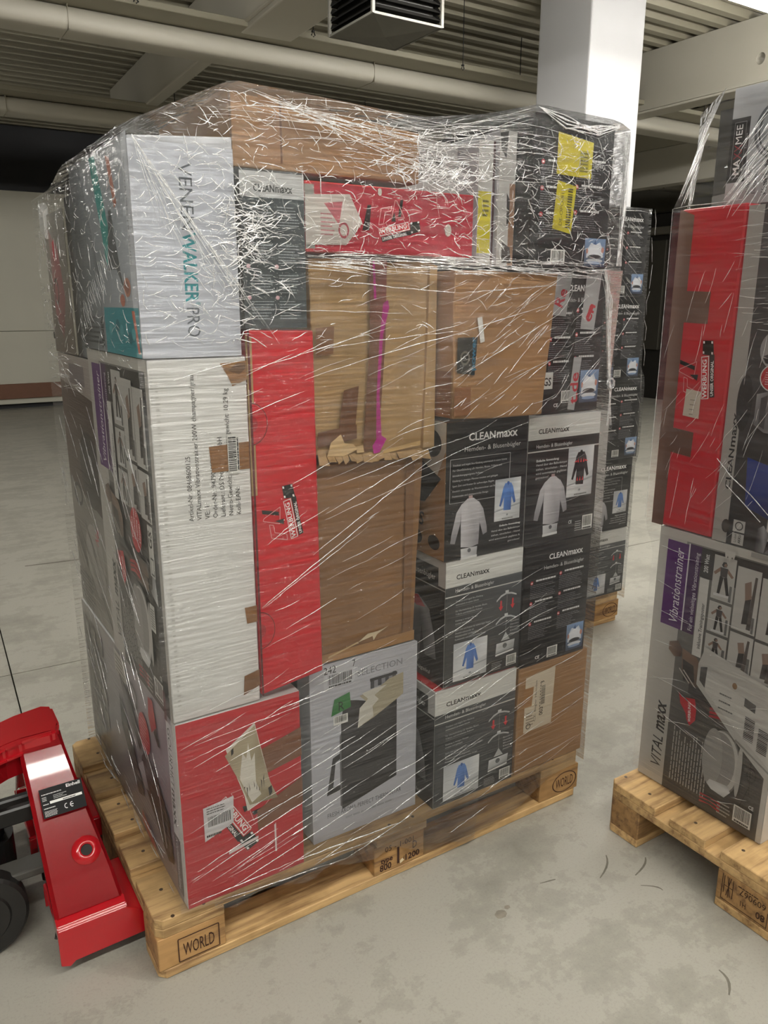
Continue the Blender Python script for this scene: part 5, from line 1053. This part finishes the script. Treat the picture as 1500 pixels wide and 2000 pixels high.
def back(u, v): x = XR+(XL-XR)*u; z = .12+(top_back(x)-.12)*v; return (x, YB, z)
def top(u, v): x = XL+(XR-XL)*u; a, b = interp(TOPF, x), top_back(x); y = YF+(YB-YF)*v; bb = b+.028*(1-sm(.05, .25, x)); return (x, y, a+(bb-a)*v-.028*(1-sm(.05, .25, x))*sm(.42, .6, y))
def film(name, label, base, pieces, mat):
    V, F, MI = [], [], []
    for fn, nu, nv in pieces:
        v, f = grid(fn, nu, nv); b = len(V); V += v; F += [[b+i for i in q] for q in f]; MI += [int(fn is left)]*len(f)
    o = link_mesh(name, V, F, [mat, M_FILML], None, base, smooth=True, mi=MI); o.location = base; o['label'] = label; o['category'] = 'stretch film'; return o
FB = (.6, .4, 0)
fm = film('stretch_film', 'clear crinkled stretch film wound round the big load beside the red pallet truck', FB, [(front, 70, 90), (left, 40, 60), (right, 30, 50), (back, 20, 30), (top, 40, 24)], M_FILM)

class Folds:
    def __init__(s): s.bm = bmesh.new()
    def add(s, pts, r, n=5): tube(s.bm, pts, r, n, cap=False, taper=True)
    def done(s, parent, base, name='fold'):
        o = bm_link(name, s.bm, M_FOLD, parent, base, smooth=True, normals=False); o['kind'] = 'stuff'; return o
def streak(S, fn, x, z, L, ang, r, k=6, wob=.004):
    pts = []; ph = U(0, 6); bend = U(-.08, .08)
    for i in range(k+1):
        t = i/k-.5; a = ang+bend*t*2; px = x+L*t*math.cos(a); pz = z+L*t*math.sin(a)+wob*math.sin(ph+t*5)*L*2+U(-1, 1)*wob*.12
        q = fn(px, pz)
        if q is None: return
        pts.append(q)
    S.add(pts, r)
def onfront(x, z, e=.0012):
    if x < XL+.004 or x > XR-.004 or z < interp(BOTF, x) or z > interp(TOPF, x): return None
    return (x, fy(x, z)-e, z)
def onleft(y, z, e=.0012):
    if y < YF+.01 or y > YB-.01 or z < .155 or z > top_left(y)-.004: return None
    return (side_left(y, z)-e, y, z)
S = Folds(); random.seed(21)
def along(fn, a, b, r, k=14, wob=.002):
    pts = []
    for i in range(k+1):
        t = i/k; q = fn(a[0]+(b[0]-a[0])*t, a[1]+(b[1]-a[1])*t+U(-wob, wob))
        if q: pts.append(q)
    if len(pts) > 2: S.add(pts, r)
# long tension folds fanning from the red box and lower left towards the upper right
for a, b, r in [((.255, .775), (.52, .93), .0010), ((.255, .772), (.50, .905), .0006), ((.37, .865), (.66, 1.03), .0009), ((.40, .945), (.66, 1.05), .0009), ((.40, .935), (.70, 1.01), .0006), ((.42, 1.0), (.72, 1.07), .0007),
                ((.27, .90), (.36, .96), .0006), ((.60, 1.0), (.93, 1.10), .0006), ((.28, .545), (.42, .56), .0012), ((.10, .52), (.38, .545), .0006), ((.29, .60), (.41, .625), .0007), ((.08, .49), (.31, .53), .0005),
                ((.20, .335), (.52, .43), .0006), ((.09, .235), (.42, .335), .0010), ((.12, .20), (.50, .31), .0008), ((.16, .165), (.46, .245), .0010), ((.18, .30), (.40, .35), .0008), ((.30, .235), (.34, .245), .0018),
                ((.07, .165), (.30, .168), .0010), ((.30, .168), (.60, .155), .0016), ((.14, .145), (.44, .118), .0014), ((.44, .118), (.62, .165), .0012), ((.36, .145), (.58, .135), .0010), ((.74, .065), (.86, .10), .0009), ((.86, .15), (1.17, .20), .0007),
                ((.69, 1.20), (.99, 1.335), .0011), ((.38, 1.27), (.70, 1.30), .0009), ((.36, 1.215), (.98, 1.36), .0010), ((.24, 1.235), (.56, 1.31), .0008), ((.37, 1.40), (.70, 1.375), .0012), ((.24, 1.345), (.60, 1.335), .0007), ((.70, 1.375), (.99, 1.395), .0010)]:
    along(onfront, a, b, r, wob=.0012)
for _ in range(300):
    x = U(.06, 1.2); z = U(.15, 1.40); dens = .30+.7*sm(.95, 1.25, z)+.5*(z < .62)
    if x < .25 and z > .6: dens *= .35
    if x > 1.0 and z < 1.0: dens *= .3
    if R() > dens: continue
    base = .30-.14*sm(.6, .2, z) if z > .6 else .26
    streak(S, onfront, x, z, U(.02, .15)*(1.4 if R() < .2 else 1), base+U(-.09, .09), U(.00025, .0008))
for _ in range(70): streak(S, onfront, U(.70, 1.19), U(1.12, 1.41), U(.02, .10), U(.45, .8), U(.0003, .0008))
for _ in range(150): streak(S, onfront, U(.39, 1.16), 1.425+U(-.014, .022), U(.03, .16), U(-.10, .06), U(.0004, .0012))
for _ in range(60): streak(S, onfront, U(.25, .95), U(1.595, 1.72), U(.08, .30), U(-.07, .07), U(.0003, .0010))
for i in range(16): along(onfront, (.25+.008*i, 1.705-.002*i), (.62+U(-.05, .08), 1.67-U(0, .07)), U(.0004, .0009), 10, .001)
for i in range(14): along(onfront, (.915-.002*i, 1.75-.006*i), (.60+U(-.12, .1), 1.68-U(0, .08)), U(.0004, .0009), 10, .0012)
def squig(fn, x, z, L, r):
    a = U(-.6, .6) if R() < .75 else U(0, 3.1); pts = []; k = 5; bend = U(-1.0, 1.0)
    for i in range(k+1):
        q = fn(x, z)
        if q is None: return
        pts.append(q); x += L/k*math.cos(a); z += L/k*math.sin(a); a += bend/k+U(-.3, .3)
    S.add(pts, r)
for _ in range(1650):
    x = U(.06, 1.17); z = U(1.28, 1.70)
    if z < 1.43 and x > .25 and R() < .9: continue
    squig(onfront, x, z, U(.006, .042)*(1.5 if R() < .12 else 1), U(.0003, .0011))
for _ in range(200): squig(onfront, random.gauss(.245, .035), random.gauss(1.46, .045), U(.01, .05), U(.0004, .0013))
for _ in range(170): squig(onfront, random.gauss(.66, .07), random.gauss(1.60, .018), U(.01, .06), U(.0005, .0015))
for i in range(16): along(onfront, (.068, 1.610), (.10+.014*i, 1.47-.012*i+U(-.02, .02)), U(.0003, .0009), 10, .003)
# left face
for _ in range(80): streak(S, onleft, U(.02, .78), U(.3, 1.2), U(.03, .16), U(.55, .95), U(.0003, .0009))
for _ in range(330): squig(onleft, U(.0, .78), U(1.24, 1.60), U(.01, .05), U(.0003, .0009))
for i in range(20): along(onleft, (.12+.012*i, 1.46-.006*i+U(-.01, .01)), (.09+.012*i, 1.42-.006*i+U(-.02, .01)), U(.0004, .0009), 5, .003)
for _ in range(30): streak(S, onleft, U(.0, .7), U(.16, .24), U(.03, .1), U(-.2, .2), U(.0004, .0010))
for _ in range(40): streak(S, onleft, U(.45, .78), U(1.16, 1.24), U(.03, .12), U(-.15, .15), U(.0004, .0010))
o = S.done(fm, FB)
# bunched cord of film down the right hand edge, with a small knot
S = Folds()
for k in range(9):
    S.add([(1.155+U(-.02, .025), YF-.004, 1.43), (1.165+U(-.01, .015), YF-.008, 1.36), (1.172+U(-.006, .006), YF-.010, 1.29), (1.186+U(-.004, .004), YF-.008, 1.20), (1.196+U(-.004, .006), YF-.006, 1.15), (1.205+U(-.01, .01), YF-.004, 1.06)], U(.0006, .0016), 6)
for k in range(26):
    a = U(0, 6.28); S.add([(1.192+.011*math.cos(a+t*1.3), YF-.011+.004*math.sin(t*2), 1.165+.014*math.sin(a+t*1.3)) for t in range(5)], U(.0006, .0014), 5)
for k in range(14): S.add([(1.205+U(-.004, .006), YF+U(-.002, .02), 1.735-U(0, .02)), (1.200+U(-.004, .012), YF+U(-.002, .01), 1.58), (1.198+U(-.01, .01), YF-.002, 1.44)], U(.0004, .0012), 5)
for k in range(12): S.add([(.922, YF-.001, 1.752), (1.0, YF-.004, 1.745-U(0, .03)), (1.1, YF-.004, 1.735-U(0, .03)), (1.168, YF-.002, 1.745-U(0, .01))], U(.0004, .0016), 5)
S.done(fm, FB, 'film_cord')
bm = bmesh.new()
for (a, b, c, d) in (((1.150, 1.43), (1.212, 1.43), (1.195, 1.17), (1.186, 1.17)), ((1.186, 1.17), (1.195, 1.17), (1.212, 1.02), (1.180, 1.02))):
    V = [bm.verts.new((p[0], YF-.004, p[1])) for p in (a, b, c, d)]; bm.faces.new(V)
bm_link('gathered_web', bm, M_FILM3, fm, FB)
# film torn loose along the deck
bm = bmesh.new(); N_ = 30; rows = []
for i in range(N_+1):
    x = .12+.70*i/N_; zt = .150-.02*math.sin(i*.2); zb = interp(BOTF, x)-.012-.01*math.sin(i*.9)
    rows.append([bm.verts.new((x, YF-.003-.004*math.sin(i*1.7+j), zt+(zb-zt)*j/4)) for j in range(5)])
for a, b in zip(rows, rows[1:]):
    for j in range(4): bm.faces.new((a[j], a[j+1], b[j+1], b[j]))
bm_link('loose_hem', bm, M_FILM, fm, FB, smooth=True)

# film on the furthest load
G = [(1.80, .792, .118), (2.292, .792, .118), (2.30, .792, 1.06), (2.27, .792, 1.703), (1.80, .792, 1.703)]
def f3f(u, v): x = 1.90+(interp([(0, 2.298), (.38, 2.298), (.392, 2.313), (.597, 2.313), (.61, 2.285), (1, 2.27)], v)-1.90)*u; return (x, .793, .11+1.593*v)
def f3r(u, v): x = interp([(0, 2.298), (.38, 2.298), (.392, 2.313), (.597, 2.313), (.61, 2.285), (1, 2.27)], v); return (x, .793+.40*u, .11+1.593*v)
def f3t(u, v): return (1.90+.37*u, .793+.4*v, 1.703)
fb3 = (2.1, 1.0, 0); f3o = film('stretch_film', 'stretch film around the furthest load of black shirt ironer boxes', fb3, [(f3f, 20, 50), (f3r, 10, 40), (f3t, 10, 10)], M_FILM3)
S = Folds()
def onf3(x, z):
    if x < 1.95 or x > 2.265 or z < .12 or z > 1.695: return None
    return (x, .7915, z)
for _ in range(60): streak(S, onf3, U(2.0, 2.25), U(1.36, 1.68), U(.03, .14), U(-.75, -.5), U(.0004, .0011))
for _ in range(40): streak(S, onf3, U(2.0, 2.25), U(.75, 1.36), U(.03, .16), U(-.6, -.2), U(.0004, .0010))
for _ in range(30): streak(S, onf3, U(2.0, 2.25), U(.12, .75), U(.04, .16), U(-.15, .15), U(.0004, .0009))
S.add([onf3(2.12, 1.21), onf3(2.17, 1.27), onf3(2.215, 1.325)], .0016)
for k in range(14): S.add([(2.285+U(-.02, .01), .791, 1.70-.1*k), (2.288+U(-.01, .01), .791, 1.66-.1*k), (2.285+U(-.01, .01), .791, 1.61-.1*k)], U(.0006, .0014))
for k in range(5): S.add([onf3(2.0, 1.695), onf3(2.1, 1.692-U(0, .006)), onf3(2.2, 1.692), onf3(2.262, 1.688)], .0012)
S.done(f3o, fb3)

# film on the right load
fb2 = (1.5, -.5, 0)
def yl(z): return -.120-.030*(1-sm(.76, .84, z))
def g1(u, v): z = .155+1.405*v; y = yl(z)+(-.72-yl(z))*u; return (1.240, y, z)
def g2(u, v): y0 = -.120+(-.19+.12)*v; y = y0+(-.72-y0)*u; return (1.240+.052*v, y, 1.56+.24*v)
def g3(u, v): x = 1.242+.20*u; z = .155+1.405*v; return (x, yl(z), z)
def g4(u, v): x = 1.242+(1.464-1.242)*u; y = -.118+.12*u; return (x+.05*v*(1-u), y-.07*v*(1-u)-.0*v, 1.56+(.24)*v)
f2o = film('stretch_film', 'stretch film sloping up to the kettle box on the right load', fb2, [(g1, 30, 60), (g2, 20, 14), (g3, 20, 40), (g4, 12, 12)], M_FILM2)
S = Folds()
def ong(y, z):
    if y > -.125 or y < -.70 or z < .16 or z > 1.79: return None
    return (1.2385+max(0, z-1.56)*.21, y, z)
for _ in range(70): streak(S, lambda a, b: ong(-a, b), U(.13, .5), U(.86, 1.55), U(.02, .12), U(.8, 1.5), U(.0002, .0006))
for _ in range(80): streak(S, lambda a, b: ong(-a, b), U(.30, .5), U(1.30, 1.55), U(.02, .08), U(-.15, .15), U(.0002, .0007))
for _ in range(90): streak(S, lambda a, b: ong(-a, b), U(.26, .42), U(1.56, 1.72), U(.02, .12), U(.75, 1.15), U(.0004, .0013))
for _ in range(24): streak(S, lambda a, b: ong(-a, b), U(.2, .5), U(.2, .8), U(.03, .12), U(-.4, .4), U(.0002, .0006))
for k in range(26):
    a = U(0, 1); p0 = (1.242+.10*a, -.118+.03*a, 1.562); p1 = (1.31+.13*a, -.15+.12*a, 1.76+U(-.05, .03)); q = U(.0, .5); e = U(.5, 1)
    S.add([tuple(p0[i]+(p1[i]-p0[i])*t for i in range(3)) for t in (q, q+(e-q)*.33, q+(e-q)*.66, e)], U(.0004, .0014))
S.add([(1.241, -.119, 1.560), (1.241, -.16, 1.563), (1.241, -.22, 1.562), (1.241, -.29, 1.564)], .0011); S.add([(1.239, -.119, 1.56), (1.239, -.121, 1.2), (1.239, -.12, .84)], .0008)
S.add([onq for onq in [(1.238, -.30, 1.02), (1.238, -.34, .985), (1.238, -.39, .955), (1.238, -.46, .90)]], .0013); S.add([(1.238, -.33, .965), (1.238, -.38, .93)] + [(1.238, -.42, .90)], .0012)
S.done(f2o, fb2)
